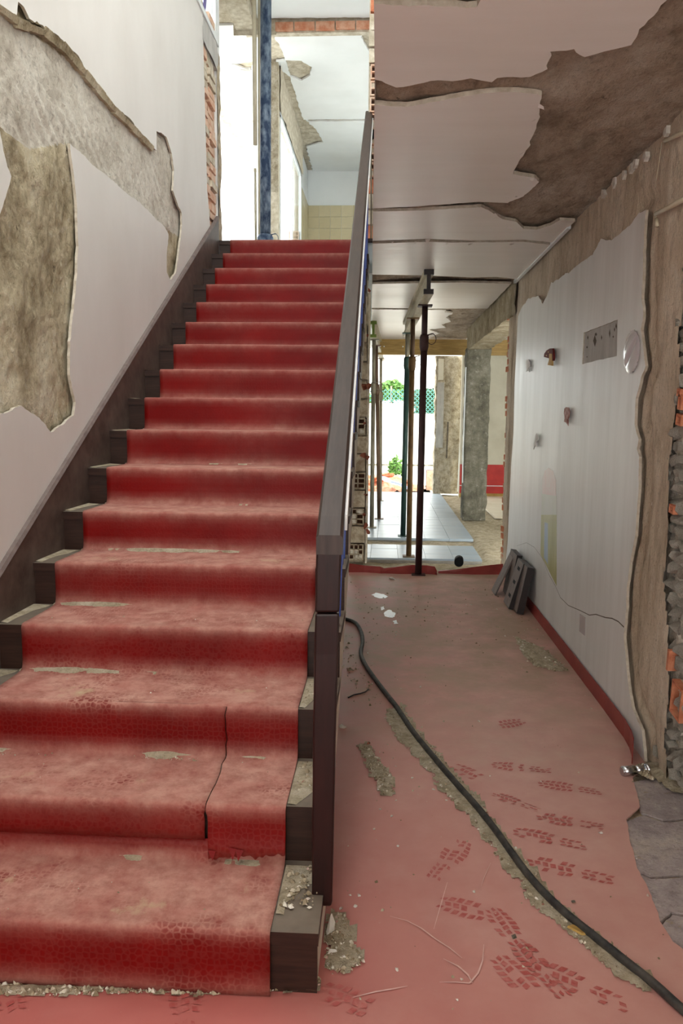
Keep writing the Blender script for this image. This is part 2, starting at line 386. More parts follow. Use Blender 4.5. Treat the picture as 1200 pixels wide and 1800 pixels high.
# ------------------------------------------------------------------ floor
def fl(u, v): return (u, v, 0)
edge = Pz([(1112, 1366), (1120, 1400), (1124, 1418), (1100, 1440), (1106, 1475), (1118, 1520), (1138, 1560), (1160, 1620), (1182, 1655), (1215, 1680)], 0)
fo = [(-1.5, -3, 's'), (1.0, -3, 's')] + [(1.0, 1.2)] + [(edge[-1][0]+.12, edge[-1][1]-.25)] + edge[::-1] + [(1.168, 3.33, 's'), (1.168, YEND, 's'), (-1.5, YEND, 's')]
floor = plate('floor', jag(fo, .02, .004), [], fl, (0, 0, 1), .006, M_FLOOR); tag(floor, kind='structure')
sub = rough('subfloor', lambda u, v: (u, v, -.03), (0, 0, 1), .7, 1.4, .6, 3.6, .02, lambda u, v: .016*fbm(u*5, v*5, 1), M_DIRT, floor)
fs_polys = [[(1108, 1372), (1150, 1364), (1210, 1385), (1212, 1432), (1165, 1436), (1128, 1424)],
            [(1098, 1440), (1130, 1428), (1166, 1440), (1212, 1437), (1214, 1532), (1142, 1536), (1118, 1524)],
            [(1120, 1530), (1144, 1540), (1214, 1537), (1216, 1602), (1180, 1597), (1156, 1616)],
            [(1160, 1622), (1182, 1602), (1230, 1608), (1240, 1720), (1200, 1690)]]
for i, P in enumerate(fs_polys):
    plate('flagstone', jag(Pz(P, 0), .02, .005, i), [], lambda u, v, i=i: (u, v, -.010-.002*(i % 2)), (0, 0, 1), .02, M_SLATE, floor)

# upturned vinyl lip at the corridor end
def lip(name, pts_top, seed):
    mb = MB(); n = len(pts_top); vs = []
    for x, yb, yt in pts_top:
        b = onZ(x, yb, 0); t = onY(x, yt, b.y+.05)
        vs.append((b, Vector((b.x, b.y+.012, .02)), t))
    for i in range(n-1):
        for k in range(2):
            a = [vs[i][k], vs[i+1][k], vs[i+1][k+1], vs[i][k+1]]
            off = Vector((0, .006, 0))
            mb.hexa([a[0], a[1], a[1]+off, a[0]+off, a[3], a[2], a[2]+off, a[3]+off])
    return mb.build(name, M_VINYL, floor)
lip('vinyl_lip', [(612, 1006, 990), (640, 1006, 994), (668, 1008, 996), (675, 1008, 999), (700, 1009, 996), (725, 1009, 993), (750, 1009, 994), (764, 1010, 996), (768, 1011, 1004)], 1)
lip('vinyl_lip', [(770, 1008, 1003), (800, 1009, 1001), (830, 1010, 997), (855, 1010, 994), (884, 1010, 991)], 2)

# footprints trodden through the dust
def footprint(px, py, L, ang, seed, part=(0, 1), faint=False):
    rnd = random.Random(seed); c = onZ(px, py, 0); mb = MB(); W = L*.36
    ca, sa = math.cos(ang), math.sin(ang); rows = 11
    zp = .0008+.00012*(seed-40)
    for r in range(rows):
        t = (r+.5)/rows
        if not part[0] <= t <= part[1] or 0.40 < t < .5: continue
        wd = W*(.62+.38*math.sin(math.pi*min(1, max(0, (t-.38)/.6)))) if t > .45 else W*.66*math.sin(math.pi*(.25+t*1.2))**.5
        for s in range(3):
            if rnd.random() < .16: continue
            x0 = -wd/2+wd*s/3+.004; x1 = -wd/2+wd*(s+1)/3-.003
            y0 = L*(t-.5-.4/rows); y1 = L*(t-.5+.3/rows); sk = .006*(1 if s % 2 else -1)
            q = [(x0+rnd.uniform(0, .004), y0), (x1, y0+sk), (x1-rnd.uniform(0, .004), y1+sk), (x0, y1)]
            mb.add([(c.x+a*ca-b*sa, c.y+a*sa+b*ca, zp) for a, b in q], [(0, 1, 2, 3)])
    return mb.build('shoe_print', M_PRINT, floor)
fps = [(845, 1605, .28, 1.2), (790, 1510, .27, -.5), (895, 1640, .24, .3), (925, 1735, .26, .5), (1010, 1730, .28, 1.0), (1000, 1530, .28, 1.2), (835, 1365, .27, .7), (1000, 1385, .25, 1.3),
       (915, 1350, .25, 1.4), (880, 1275, .28, -1.1), (965, 1475, .26, 1.2), (325, 1775, .26, .25), (640, 1770, .26, 1.1), (905, 1410, .2, .9), (945, 1700, .24, .4), (20, 1775, .24, .6), (1000, 1445, .24, 1.3)]
for i, (x, y, L, a) in enumerate(fps): footprint(x, y, L, a, 40+i, (0, 1) if i % 3 else (.45, 1))
def scuff(pts, wpx, name='scuff_mark'):
    P = [onZ(x, y, 0) for x, y in pts]; mb = MB(); vs = []
    for i, p in enumerate(P):
        d = (P[min(i+1, len(P)-1)]-P[max(i-1, 0)]).normalized(); s = Vector((-d.y, d.x, 0))*wpx*(.3+.7*math.sin(math.pi*i/(len(P)-1)))
        vs += [(p.x-s.x, p.y-s.y, .0032), (p.x+s.x, p.y+s.y, .0032)]
    mb.add(vs, [(2*i, 2*i+1, 2*i+3, 2*i+2) for i in range(len(P)-1)])
    mb.build(name, M_SCUFF, floor)
scuff([(685, 1612), (715, 1620), (740, 1633), (765, 1652), (790, 1668), (812, 1686)], .0022)
scuff([(779, 1687), (805, 1700), (822, 1715), (830, 1730)], .0028)
scuff([(850, 1662), (848, 1690), (840, 1712), (825, 1730), (800, 1728), (772, 1728)], .0025)
scuff([(620, 1755), (660, 1745), (690, 1740), (716, 1735)], .0025)
scuff([(862, 1518), (850, 1545), (845, 1560)], .0014)
scuff([(786, 1552), (775, 1590), (762, 1635)], .0018)

# ------------------------------------------------------------------ ceiling of the corridor
def cl(u, v): return (u, v, H)
XE = lambda Y: -.05 - .0175*max(0, Y-2.8)        # left rim of the slab
def rim(a, b, n=6): return [(XE(a+(b-a)*i/n), a+(b-a)*i/n, 's') for i in range(n+1)]
def ceil_h(u, v):
    return .012*fbm(u*3.1, v*2.2, 3.3, 6) + .010*noise.noise((u*14, v*6, 2)) - .012*max(0, noise.noise((u*4, v*3, 8)))**.5*.5 + .004*noise.noise((u*31, v*22, 5)) + .020*terr(fbm(u*1.7, v*2.6, 4.4, 6), 5)
ceiling = rough('ceiling', lambda u, v: (max(u, XE(v)), v, H+.034), (0, 0, -1), -.19, 1.3, -3, 16., .021, ceil_h, M_CONC_C)
tag(ceiling, kind='structure')
def panel(pts, seed, amp=.008):
    plate('plaster_panel', jag(pts, .025, amp, seed), [], cl, (0, 0, -1), .018, M_CEIL, ceiling, M_RIM)
def pxs(l): return [(p[0], p[1]) for p in Pz(l)]
p1 = pxs(Z3([(120, 330), (250, 305), (330, 306), (400, 295), (480, 310), (500, 294), (560, 290), (625, 290), (690, 260), (700, 195), (790, 185), (830, 215), (900, 195), (1005, 170), (1035, 110), (1090, 60), (1140, 0)]))
g = pxs([(845, -2), (838, 12), (750, 9), (660, 5)])
a0 = pxs(Z3([(42, 300)]))[0]
panel([(XE(g[-1][1]), g[-1][1]+.005, 's'), (XE(a0[1]), a0[1])] + p1 + [(.98, 2.1), (1.03, 1.4), (1.0, -3, 's'), (g[0][0], -3, 's'), g[0], g[1], g[2]], 1)
panel([(XE(0), -3, 's'), (g[0][0]-.02, -3, 's'), (g[0][0]-.02, 2.33), (XE(2.3), 2.36, 's')], 2)
def left_closed(l, seed, amp=.008):
    """panel whose outline starts and ends on the slab's left rim"""
    q = pxs(Z3(l)); panel([(XE(q[0][1]), q[0][1])] + q[1:-1] + [(XE(q[-1][1]), q[-1][1], 's')], seed, amp)
left_closed([(42, 395), (160, 402), (250, 385), (400, 360), (500, 348), (600, 350), (668, 360), (662, 440), (640, 500), (615, 560), (565, 640), (560, 655), (640, 670), (658, 685), (600, 740), (540, 765), (430, 760), (300, 770), (150, 780), (42, 785)], 3, .006)
left_closed([(42, 797), (230, 792), (440, 780), (480, 800), (520, 825), (570, 835), (600, 862), (650, 865), (700, 850), (735, 830), (793, 834), (712, 914), (600, 903), (400, 906), (240, 900), (42, 907)], 4, .004)
left_closed([(42, 918), (240, 911), (330, 914), (600, 911), (700, 922), (578, 1052), (500, 1043), (400, 1045), (250, 1038), (42, 1034)], 5, .004)
Z4 = lambda l: [(600+x/3.75, 440+y/3.75) for x, y in l]
def c4(l, seed, amp):
    q = pxs(Z4(l)); panel([(XE(q[0][1]), q[0][1])] + q[1:-1] + [(XE(q[-1][1]), q[-1][1], 's')], seed, amp)
c4([(190, 222), (500, 216), (800, 212), (1118, 220), (962, 384), (600, 384), (190, 379)], 6, .004)
c4([(190, 389), (690, 394), (680, 408), (735, 415), (690, 440), (720, 470), (660, 490), (690, 510), (575, 522), (645, 548), (600, 568), (560, 592), (190, 590)], 7, .015)
# slab rim seen from the stairwell and the slab above
mb = MB()
for i in range(24):
    a, b = -3+i*.44, -3+(i+1)*.44
    mb.hexa([(XE(a), a, H+.002), (XE(a)+.004, a, H+.02), (XE(b)+.004, b, H+.02), (XE(b), b, H+.002), (XE(a), a, ZL), (XE(a)+.004, a, ZL), (XE(b)+.004, b, ZL), (XE(b), b, ZL)])
mb.build('slab_edge', M_CEIL, ceiling)
# curling paint flakes hanging from the ceiling
fm = MB(); rnd = random.Random(3)
for x, y, s in [(752, 420, .05), (745, 432, .03), (787, 427, .03), (828, 428, .05), (900, 428, .05), (868, 376, .04), (893, 398, .05), (835, 362, .05), (690, 425, .02), (730, 425, .025), (946, 185, .04), (941, 210, .03), (937, 235, .025), (920, 268, .03), (907, 300, .03), (934, 313, .03), (908, 345, .02), (862, 370, .04), (872, 382, .03)]:
    c = onZ(x, y, H-.004); a = rnd.uniform(0, 6.28); d = Vector((math.cos(a), math.sin(a), -.5))*s*.6; e = Vector((-math.sin(a), math.cos(a), -.15))*s*.5
    fm.add([c-e*.7, c+e*.8, c+e*.5+d, c-e*.4+d*.8], [(0, 1, 2, 3)])
tag(fm.build('paint_flakes', M_CEIL, ceiling), kind='stuff')

# ------------------------------------------------------------------ right wall
def rw(u, v): return (XR, u, v)
top = Z3([(1060, 790), (1035, 800), (1000, 850), (950, 890), (930, 905), (890, 900), (860, 960), (800, 1000), (770, 1030)]) + [(993, 480), (982, 491), (969, 496), (961, 520), (953, 534), (946, 520), (928, 525), (917, 540), (910, 556)]
lef = [(907, 616), (904, 678), (902, 763), (898, 820), (894, 900), (892, 950)]
rig = [(1110, 1240), (1102, 1186), (1096, 1122), (1099, 1078), (1101, 1033), (1108, 983), (1116, 942), (1119, 900), (1122, 858), (1123, 803), (1119, 789), (1122, 772), (1115, 747), (1117, 700), (1126, 664), (1134, 644), (1129, 603), (1126, 580), (1130, 555), (1127, 525), (1129, 497), (1131, 417)]
LEFT_RW = Px(lef, XR)
outl = Px(top, XR) + LEFT_RW + [(7.42, .0, 's'), (3.36, .0), (3.42, .12)] + Px(rig, XR)
Z6 = lambda l: [(860+x/3.53, 480+y/3.53) for x, y in l]
patch = Px(Z6([(585, 370), (795, 290), (790, 515), (575, 565)]), XR)
CORE_R = MB().box((XR+.15, -3, -.05), (XR+.30, 7.78, H+.3)).box((-1.45, -3, H+.08), (1.45, .9, H+.2)).box((.02, .9, H+.08), (1.45, 7.4, H+.2))
wall_right = plate('wall_right', jag(outl, .02, .006, 3), [jag(patch, .03, .002, 8)], rw, (-1, 0, 0), .013, M_WALL_R, None, M_RIM); tag(wall_right, kind='structure')
MB().box((XR+.02, -3, 0), (XR+.15, 1.6, H+.05)).build('near_wall', M_CEMENT, wall_right)
plate('bare_patch', [(patch[0][0]+.02, patch[0][1]+.02), (patch[1][0]-.02, patch[1][1]+.02), (patch[2][0]-.02, patch[2][1]-.02), (patch[3][0]+.02, patch[3][1]-.02)], [], lambda u, v: (XR+.006, u, v), (-1, 0, 0), .01, M_GREYP, wall_right)
sm = MB()
for x, y, a, b in [(648, 420, 10, 38), (600, 460, 5, 8), (655, 380, 8, 12), (740, 375, 5, 30), (780, 330, 5, 20), (770, 350, 4, 16), (762, 395, 5, 8), (690, 400, 4, 18), (605, 400, 4, 14), (600, 520, 3, 6)]:
    q = Px(Z6([(x-a, y), (x, y-b), (x+a, y), (x, y+b)]), XR); sm.add([(XR+.0045, u, v) for u, v in q], [(0, 1, 2, 3)])
tag(sm.build('chisel_marks', M_CRACK, wall_right), kind='stuff')
CORE_R.build('wall_core', M_STONE, wall_right)
# stripped cement coat: band along the ceiling, the near jamb and the far end
rub = [(1196, 470), (1194, 544), (1187, 594), (1190, 636), (1191, 678), (1184, 705), (1181, 761), (1174, 817), (1173, 900), (1169, 983), (1165, 1017), (1172, 1080), (1174, 1150), (1176, 1200), (1170, 1261), (1163, 1303), (1170, 1344)]
RB = Px(rub, XR+.02)
def cem_mask(u, v):
    if u > 3.55: return True
    if v > RB[0][1]: return True
    for (y0, z0), (y1, z1) in zip(RB, RB[1:]):
        if z1 <= v <= z0:
            t = (v-z0)/(z1-z0); return u > y0+(y1-y0)*t
    return u > RB[-1][0]
PLO = jag(outl, .05, .0)
def cem_h(u, v):
    h = .006*fbm(u*2.5, v*1.2, 7, 5) + .005*noise.noise((u*16, v*3.5, 4)) + .003*noise.noise((u*44, v*18, 4)) - .03*max(0, noise.noise((u*13, v*2.2, 9))-.42) + .012*terr(fbm(u*3.2, v*1.1, 2.4, 6), 4)-.004
    if u < 3.95:
        e = edgedist(u, v, PLO)
        if e < .11: h -= .022*(1-abs(e-.05)/.06) if e > .0 and abs(e-.05) < .06 else 0
    if v > 2.3: h += .004*noise.noise((u*20, v*30, 1))
    return h
rough('cement_coat', lambda u, v: (XR+.019, u, v), (-1, 0, 0), 2.95, 7.8, 0, H+.03, .018, cem_h, M_CEMENT, wall_right, cem_mask)
rough('rubble_core', lambda u, v: (XR+.060, u, v), (-1, 0, 0), 1.6, 3.62, 0, H+.02, .02, lambda u, v: .018*fbm(u*9, v*9, 2, 4)+.012*noise.noise((u*26, v*26, 3)), M_STONE, wall_right)
# stones and bricks of the exposed core
def stone_mesh(seed, sub=2):
    r = random.Random(seed*13+1); bm = bmesh.new()
    for _ in range(16 if sub > 1 else 11):
        v = Vector((r.gauss(0, 1), r.gauss(0, 1), r.gauss(0, 1))).normalized()*r.uniform(.8, 1.15)
        bm.verts.new([max(-.86, min(.86, c)) for c in v])
    g = bmesh.ops.convex_hull(bm, input=bm.verts)
    bmesh.ops.delete(bm, geom=[v for v in bm.verts if not v.link_faces], context='VERTS')
    me = bpy.data.meshes.new('stone'); bm.to_mesh(me); bm.free(); me.materials.append(M_STONE); return me
STN = [stone_mesh(i, 2) for i in range(6)]
rnd = random.Random(11)
z = .03
while z < 2.45:
    hrow = rnd.uniform(.035, .08); y = 2.78 + rnd.uniform(0, .05)
    while True:
        wd = rnd.uniform(.04, .10); yc = y+wd/2
        lim = 3.33
        for (ya, za), (yb, zb) in zip(RB, RB[1:]):
            if zb <= z <= za: lim = ya+(yb-ya)*(z-za)/(zb-za)
        if z > RB[0][1]: break
        if yc > lim+.03: break
        o = link('stone', STN[rnd.randrange(6)], wall_right)
        o.location = (XR+.062+rnd.uniform(-.006, .014), yc, z+hrow/2); o.rotation_euler = (rnd.uniform(-.25, .25), rnd.uniform(-.2, .2), rnd.uniform(-.3, .3)+rnd.choice((0, math.pi)))
        o.scale = (.05, wd*.62, hrow*.62)
        y += wd+.006
    z += hrow+.004
def brick_mb(L, D, Hh, wall=.012, cells=(2, 2)):
    """hollow clay block: cells run along X (open on -X)"""
    mb = MB(); mb.box((-D/2+.03, -L/2, -Hh/2), (D/2, L/2, Hh/2), 1)
    ny, nz = cells
    for i in range(ny+1):
        y = -L/2+(L-wall)*i/ny; mb.box((-D/2, y, -Hh/2), (D/2, y+wall, Hh/2), 0)
    for j in range(nz+1):
        zz = -Hh/2+(Hh-wall)*j/nz; mb.box((-D/2, -L/2+wall, zz), (D/2, L/2-wall, zz+wall), 0)
    return mb
for px_, py_, L, Hh in [(1196, 707, .04, .06), (1194, 738, .06, .045), (1189, 1232, .11, .14), (1175, 1160, .02, .09), (1181, 895, .05, .035), (1194, 690, .04, .03)]:
    p = onX(px_, py_, XR+.02); o = brick_mb(L, .07, Hh, .01, (1, 1) if Hh > .1 else (1, 1)).build('brick', [M_BRICK, M_STONE], wall_right)
    o.location = (XR+.05, p.y, p.z); o.rotation_euler = (.12, 0, 0)
# far end of the wall: ragged brick ends
rnd = random.Random(5)
for i in range(34):
    zz = .02+i*.071
    d = rnd.uniform(.02, .035)
    o = MB().box((0, -.05, 0), (.11, d, .05)).build('brick', M_BRICK, wall_right)
    o.location = (XR+.02+rnd.uniform(-.012, .01), 7.80, zz); o.rotation_euler = (0, 0, rnd.uniform(-.1, .1))
MB().box((XR+.035, 7.4, 0), (XR+.14, 7.80, H)).build('wall_end', M_MORTAR_D, wall_right)
# crack across the paint
crk = [(860+x/3.53, 900+y/3.53) for x, y in [(170, 210), (230, 190), (280, 220), (330, 290), (370, 390), (410, 460), (440, 530), (490, 580), (560, 610), (620, 640), (660, 635), (720, 655), (760, 660), (800, 680), (835, 715)]]
mb = MB(); vs = []; C = Px(crk, XR)
for i, (u, v) in enumerate(C):
    wv = .0008+.0028*i/len(C); vs += [(XR-.0006, u, v-wv), (XR-.0006, u, v+wv)]
mb.add(vs, [(2*i, 2*i+1, 2*i+3, 2*i+2) for i in range(len(C)-1)]); mb.build('crack', M_CRACK, wall_right)
# remains of a faded wall painting
def onwall(name, pl, mat, off=.0012, th=.0008, parent=wall_right):
    return plate(name, Px(pl, XR), [], lambda u, v: (XR-off, u, v), (-1, 0, 0), th, mat, parent)
onwall('painted_cap', [(953, 868), (953, 842), (957, 828), (964, 822), (972, 828), (977, 845), (977, 872)], M_PINKM)
onwall('painted_stripe', [(952, 868), (978, 872), (978, 905), (951, 905)], M_GREENP)
onwall('painted_stripe', [(951, 905), (978, 905), (978, 1030), (962, 998), (950, 975)], M_GREENM)
onwall('painted_band', [(957, 918), (963, 920), (963, 992), (956, 980)], M_BLUEM, .0018)
# remnants of a cove strip at the ceiling
a, b = onX(1002, 398, XR), onX(906, 496, XR)
MB().box((XR-.02, a.y, H-.008), (XR+.005, b.y, H+.02)).build('cove_strip', M_FRAME, wall_right)
rnd = random.Random(9)
for x, y in [(1171, 232), (1135, 273), (1117, 288), (1110, 296), (1097, 306), (1080, 320), (1060, 342)]:
    p = onX(x, y, XR+.012); s = rnd.uniform(.02, .04)
    mb = MB(); q = [(p.y+s*math.cos(k)*rnd.uniform(.6, 1.2), p.z+s*math.sin(k)*rnd.uniform(.6, 1.1)) for k in (0, 1.2, 2.4, 3.6, 5)]
    plate('plaster_scrap', q, [], lambda u, v: (XR+.004, u, v), (-1, 0, 0), .02, M_PLASTER, wall_right)

# skirting on the right, curling away at its near end
bt = [(7.40, XR-.004), (6.2, XR-.006), (5, XR-.006), (4, XR-.006), (3.62, XR-.010), (3.50, XR-.020), (3.40, XR-.038), (3.33, XR-.062)]
mb = MB()
for (ya, xa), (yb, xb) in zip(bt, bt[1:]):
    mb.hexa([(xb-.004, yb, 0.001), (xb, yb, 0.001), (xa, ya, 0.001), (xa-.004, ya, 0.001), (xb-.004, yb, .088), (xb, yb, .088), (xa, ya, .088), (xa-.004, ya, .088)])
tag(mb.build('baseboard_right', M_VINYL), kind='structure')

# entrance side behind the camera
wf_ = tag(MB().box((-1.6, -3.2, -.05), (-1.25, -3, H+.05)).box((1.12, -3.2, -.05), (1.5, -3, H+.05)).box((-1.25, -3.2, 2.6), (1.12, -3, H+.05)).build('wall_front_added', M_WALL_L), kind='structure')  # unseen wall added to cut the frontal light on the risers
MB().box((-1.5, -3, H+.04), (1.4, 1.0, ZL)).build('upper_slab', M_CEIL, ceiling)
MB().box((-1.5, -3, H-.002), (-.06, 1.0, H+.05)).build('lower_soffit', M_CEIL, ceiling)

# things fixed to the right wall
def fish(name, pts, mat, label):
    o = plate(name, Px(pts, XR-.02), [], lambda u, v: (XR-.018, u, v), (-1, 0, 0), .006, mat)
    p = Px(pts, XR-.02); cy = sum(q[0] for q in p)/len(p); cz = sum(q[1] for q in p)/len(p)
    MB().tube([(XR-.016, cy, cz), (XR, cy, cz)], .006, 8).build('fixing_pad', M_FISHW, o)
    return tag(o, label, 'wall decoration', 'fish cutouts on the right wall')
fish('fish_cutout', Z6([(232, 535), (240, 535), (247, 555), (247, 580), (240, 592), (246, 616), (234, 606), (224, 612), (229, 590), (222, 570), (224, 548)]), M_FISHW, 'plain white fish cutout on white wall beside the mushroom cutout')
fish('fish_cutout', Z6([(470, 832), (486, 834), (493, 860), (490, 890), (482, 908), (484, 948), (473, 928), (459, 922), (464, 900), (459, 870), (462, 842)]), M_FISHB, 'brown and pink fish cutout on white wall below the mushroom')
fish('fish_cutout', Z6([(290, 994), (299, 1010), (299, 1035), (288, 1052), (290, 1078), (280, 1070), (270, 1094), (272, 1068), (266, 1060), (276, 1040), (280, 1012)]), M_FISHW, 'pale fish cutout with forked tail lowest on the white wall')
ms = empty('mushroom_cutout', (XR-.012, Px([(963, 625)], XR)[0][0], Px([(963, 640)], XR)[0][1]))
tag(ms, 'dark red spotted mushroom cutout with tan stem on white wall', 'wall decoration')
def child_world(o, par): o.parent = par; o.matrix_parent_inverse = Matrix.Translation(-par.location); return o
child_world(plate('cap', Px(Z6([(333, 520), (336, 500), (350, 480), (370, 468), (385, 467), (389, 485), (392, 530), (388, 545), (362, 528)]), XR-.03), [], lambda u, v: (XR-.026, u, v), (-1, 0, 0), .014, M_MUSH), ms)
child_world(plate('stem', Px(Z6([(370, 500), (384, 500), (386, 545), (386, 575), (360, 570), (368, 540)]), XR-.03), [], lambda u, v: (XR-.030, u, v), (-1, 0, 0), .012, M_STEM), ms)
for x, y in [(350, 512), (362, 490), (378, 512)]:
    q = Px(Z6([(x-4, y), (x, y-5), (x+4, y), (x, y+5)]), XR-.03)
    child_world(plate('spot', q, [], lambda u, v: (XR-.0275, u, v), (-1, 0, 0), .002, M_STEM), ms)
# moulded glossy oval with raised folds
oc = Px(Z6([(885, 490)]), XR)[0]; q = Px(Z6([(935, 490), (885, 357)]), XR); ru = abs(q[0][0]-oc[0]); rv = abs(q[1][1]-oc[1])
def ov(u, v): return (XR-.002, oc[0]+u, oc[1]+v)
def ovh(u, v):
    r = math.hypot(u/ru, v/rv)
    if r >= 1: return 0
    s = (v/rv)*.9+(u/ru)*.8
    return .013*math.sqrt(1-r*r)+.010*math.exp(-((s-.1)/.10)**2)*(1-r*r)-.008*math.exp(-((s+.12)/.12)**2)*(1-r*r)+.006*math.exp(-((s-.75)/.12)**2)*(1-r*r)
n_ = N('pearl_plastic'); M_PEARL = n_.done(rgb(196, 188, 190), .14, 0, .6)
o = rough('oval_ornament', ov, (-1, 0, 0), -ru, ru, -rv, rv, .008, ovh, M_PEARL, None, lambda u, v: math.hypot(u/ru, v/rv) < 1)
tag(o, 'glossy pearl grey moulded oval ornament with diagonal fold on right wall', 'wall ornament')
o = plate('clear_tape', Px([(860+x/3.53, 900+y/3.53) for x, y in [(560, 632), (594, 655), (590, 768), (556, 740)]], XR-.002), [], lambda u, v: (XR-.0015, u, v), (-1, 0, 0), .001, M_PEARL)
tag(o, 'small translucent strip stuck on right wall below the crack', 'tape')
# conduit stubs on the stripped wall
def pipe(name, pts, r, mat, label, X=XR-.01, cat='pipe', group=None):
    P = [onX(x, y, X) for x, y in pts]; o = MB().tube(P, r, 10).build(name, mat, None, True); return tag(o, label, cat, group)
pipe('conduit_pipe', [(1152, 376), (1172, 366), (1215, 343)], .010, M_PVC, 'cream conduit pipe emerging from stripped wall beside plaster corner')
pipe('conduit_pipe', [(1168, 247), (1185, 240), (1215, 227)], .009, M_PVC, 'upper cream conduit stub on bare wall just under the ceiling')
pipe('conduit_stub', [(1153, 384), (1155, 398)], .008, M_PVC, 'tiny broken conduit end pointing down below the lower conduit')
pipe('loose_wire', [(1163, 250), (1158, 285), (1154, 310), (1151, 330)], .0018, M_PVC, 'thin pale wire dangling down the stripped wall under ceiling', XR-.004, 'wire')

# ------------------------------------------------------------------ left wall
def lw(u, v): return (XL, u, v)
hole_px = [(-150, -60), (-120, -88), (-80, -38), (-40, -20), (0, 8), (14, 20), (29, 29), (32, 3), (38, 8), (46, 20), (52, 33), (65, 37), (83, 52), (103, 63), (118, 82), (138, 98), (150, 122), (170, 150), (200, 185), (230, 210), (250, 236), (267, 258), (275, 264), (275, 231), (284, 234), (292, 240), (302, 270), (306, 300), (304, 335), (313, 362), (319, 374), (320, 395), (316, 430), (312, 462), (309, 480), (300, 492), (293, 478), (293, 450), (296, 412), (290, 400), (267, 377), (247, 357), (223, 340), (193, 313), (160, 287), (123, 252), (128, 293), (135, 357), (138, 433), (137, 443), (135, 487), (130, 543), (123, 600), (123, 660), (133, 707), (130, 730), (110, 747), (90, 760), (77, 743), (60, 728), (37, 713), (17, 723), (0, 728), (-60, 752), (-125, 735), (-150, 690), (-118, 640), (-146, 560), (-128, 500), (-70, 425), (0, 377), (10, 347), (20, 310), (13, 293), (6, 265), (0, 230), (-50, 170), (-110, 160), (-140, 90), (-118, 20)]
HL = Px(hole_px, XL)
we = Px([(357, 66), (360, 180), (364, 330), (370, 408)], XL)
sill = Px([(346, 0)], XL)[0][1]
outL = [(-3, 0, 's'), (6.95, 0, 's'), (6.95, 2.9, 's'), (we[3][0], 3.02)] + [we[2], we[1], we[0]] + [(we[0][0], sill, 's'), (5.2, sill, 's'), (5.2, H2, 's'), (-3, H2, 's')]
wall_left = plate('wall_left', outL, [jag(HL, .02, .006, 2)], lw, (1, 0, 0), .013, M_WALL_L, None, M_RIM); tag(wall_left, kind='structure')
diag = Px([(-130, -75), (0, 8), (320, 250), (330, 420), (290, 400), (160, 287), (123, 252), (60, 262), (-10, 210), (-130, 100)], XL)
def lh(u, v):
    if inside(u, v, diag):
        return .007*fbm(u*3, v*3, 5, 6)+.003*noise.noise((u*45, v*45, 7))+.0035*math.sin((v+.62*u)*70)*(.5+noise.noise((u*2, v*2, 9)))+.004*noise.noise((u*24, v*24, 3))
    return .011*fbm(u*4.2, v*3.6, 8, 7)+.007*noise.noise((u*11, v*8, 6))-.014*max(0, noise.noise((u*5, v*5, 2))-.25)+.004*noise.noise((u*40, v*34, 1))+.016*terr(fbm(u*2.4, v*1.6, 6.4, 6), 5)
rough('exposed_masonry', lambda u, v: (XL-.024, u, v), (1, 0, 0), 2.3, 6.1, 1.25, 3.4, .0125, lh, [M_CONC_L, M_CONC_B], wall_left, None, lambda u, v: 0 if inside(u, v, diag) else 1)
MB().box((XL-.30, -3, 0), (XL-.06, 6.6, sill)).build('wall_core', M_MORTAR_D, wall_left)
# ragged lip of broken render along the diagonal
lipmb = MB(); rnd = random.Random(4)
LP = jag(Px([(0, 14), (30, 34), (83, 58), (118, 88), (150, 128), (200, 190), (250, 241), (272, 266)], XL)+[], .05, 0)
LP = [p for p in LP if p[0] < 5.6]
seq = Px([(0, 16), (40, 44), (83, 60), (118, 90), (150, 130), (200, 192), (250, 243), (270, 264)], XL-.005)
for (u0, v0), (u1, v1) in zip(seq, seq[1:]):
    k = max(2, int(math.hypot(u1-u0, v1-v0)/.05))
    for i in range(k):
        t = i/k; u, v = u0+(u1-u0)*t, v0+(v1-v0)*t
        s = rnd.uniform(.03, .055); d = Vector((0, u1-u0, v1-v0)).normalized(); e = Vector((0, -d.z, d.y))
        c = Vector((XL-.012, u, v))
        lipmb.obox(c, (.014, 0, 0), d*s, e*-rnd.uniform(.008, .02)+Vector((-.006, 0, 0)))
tag(lipmb.build('broken_render_edge', M_CONC_B, wall_left), kind='stuff')
# stripped brick jamb at the head of the stair
rnd = random.Random(21)
J0, J1 = we[1][0]+.01, 7.02
zz = 3.06; row = 0
while zz < 4.70:
    h = .058 if not (row in (2, 3, 17, 18, 19)) else .075
    for k in range(2):
        ya = J0+.02+(J1-J0)*(k*.36+(.0 if row % 2 else .05)); yb = ya+(J1-J0)*(.30 if k == 0 else .48)
        if k and row % 4 == 3: yb += .03
        x = XL-.004+rnd.uniform(-.025, .006)
        mb = MB().hexa([(x-.09, ya, zz), (x, ya+rnd.uniform(0, .02), zz+rnd.uniform(0, .008)), (x, min(yb, J1+.05), zz+rnd.uniform(0, .008)), (x-.09, yb, zz), (x-.09, ya, zz+h), (x, ya+rnd.uniform(0, .02), zz+h-rnd.uniform(0, .01)), (x, min(yb, J1+.05), zz+h), (x-.09, yb, zz+h)])
        mb.build('brick', M_BRICK_P if rnd.random() < .6 else M_MORTAR, wall_left)
    zz += h+.016; row += 1
MB().box((XL-.28, J0-.02, 2.7), (XL-.035, J1+.06, sill-.15)).build('jamb_core', M_BRICK_P, wall_left)
rough('jamb_render', lambda u, v: (XL-.004, u, v), (1, 0, 0), J1+.02, J1+.16, 2.95, sill-.05, .02, lambda u, v: .012*fbm(u*8, v*5, 2), M_MORTAR_D, wall_left)
MB().box((XL-.30, J1+.04, 2.95), (XL-.012, J1+.17, H2)).build('jamb_plaster', M_UPPER, wall_left)
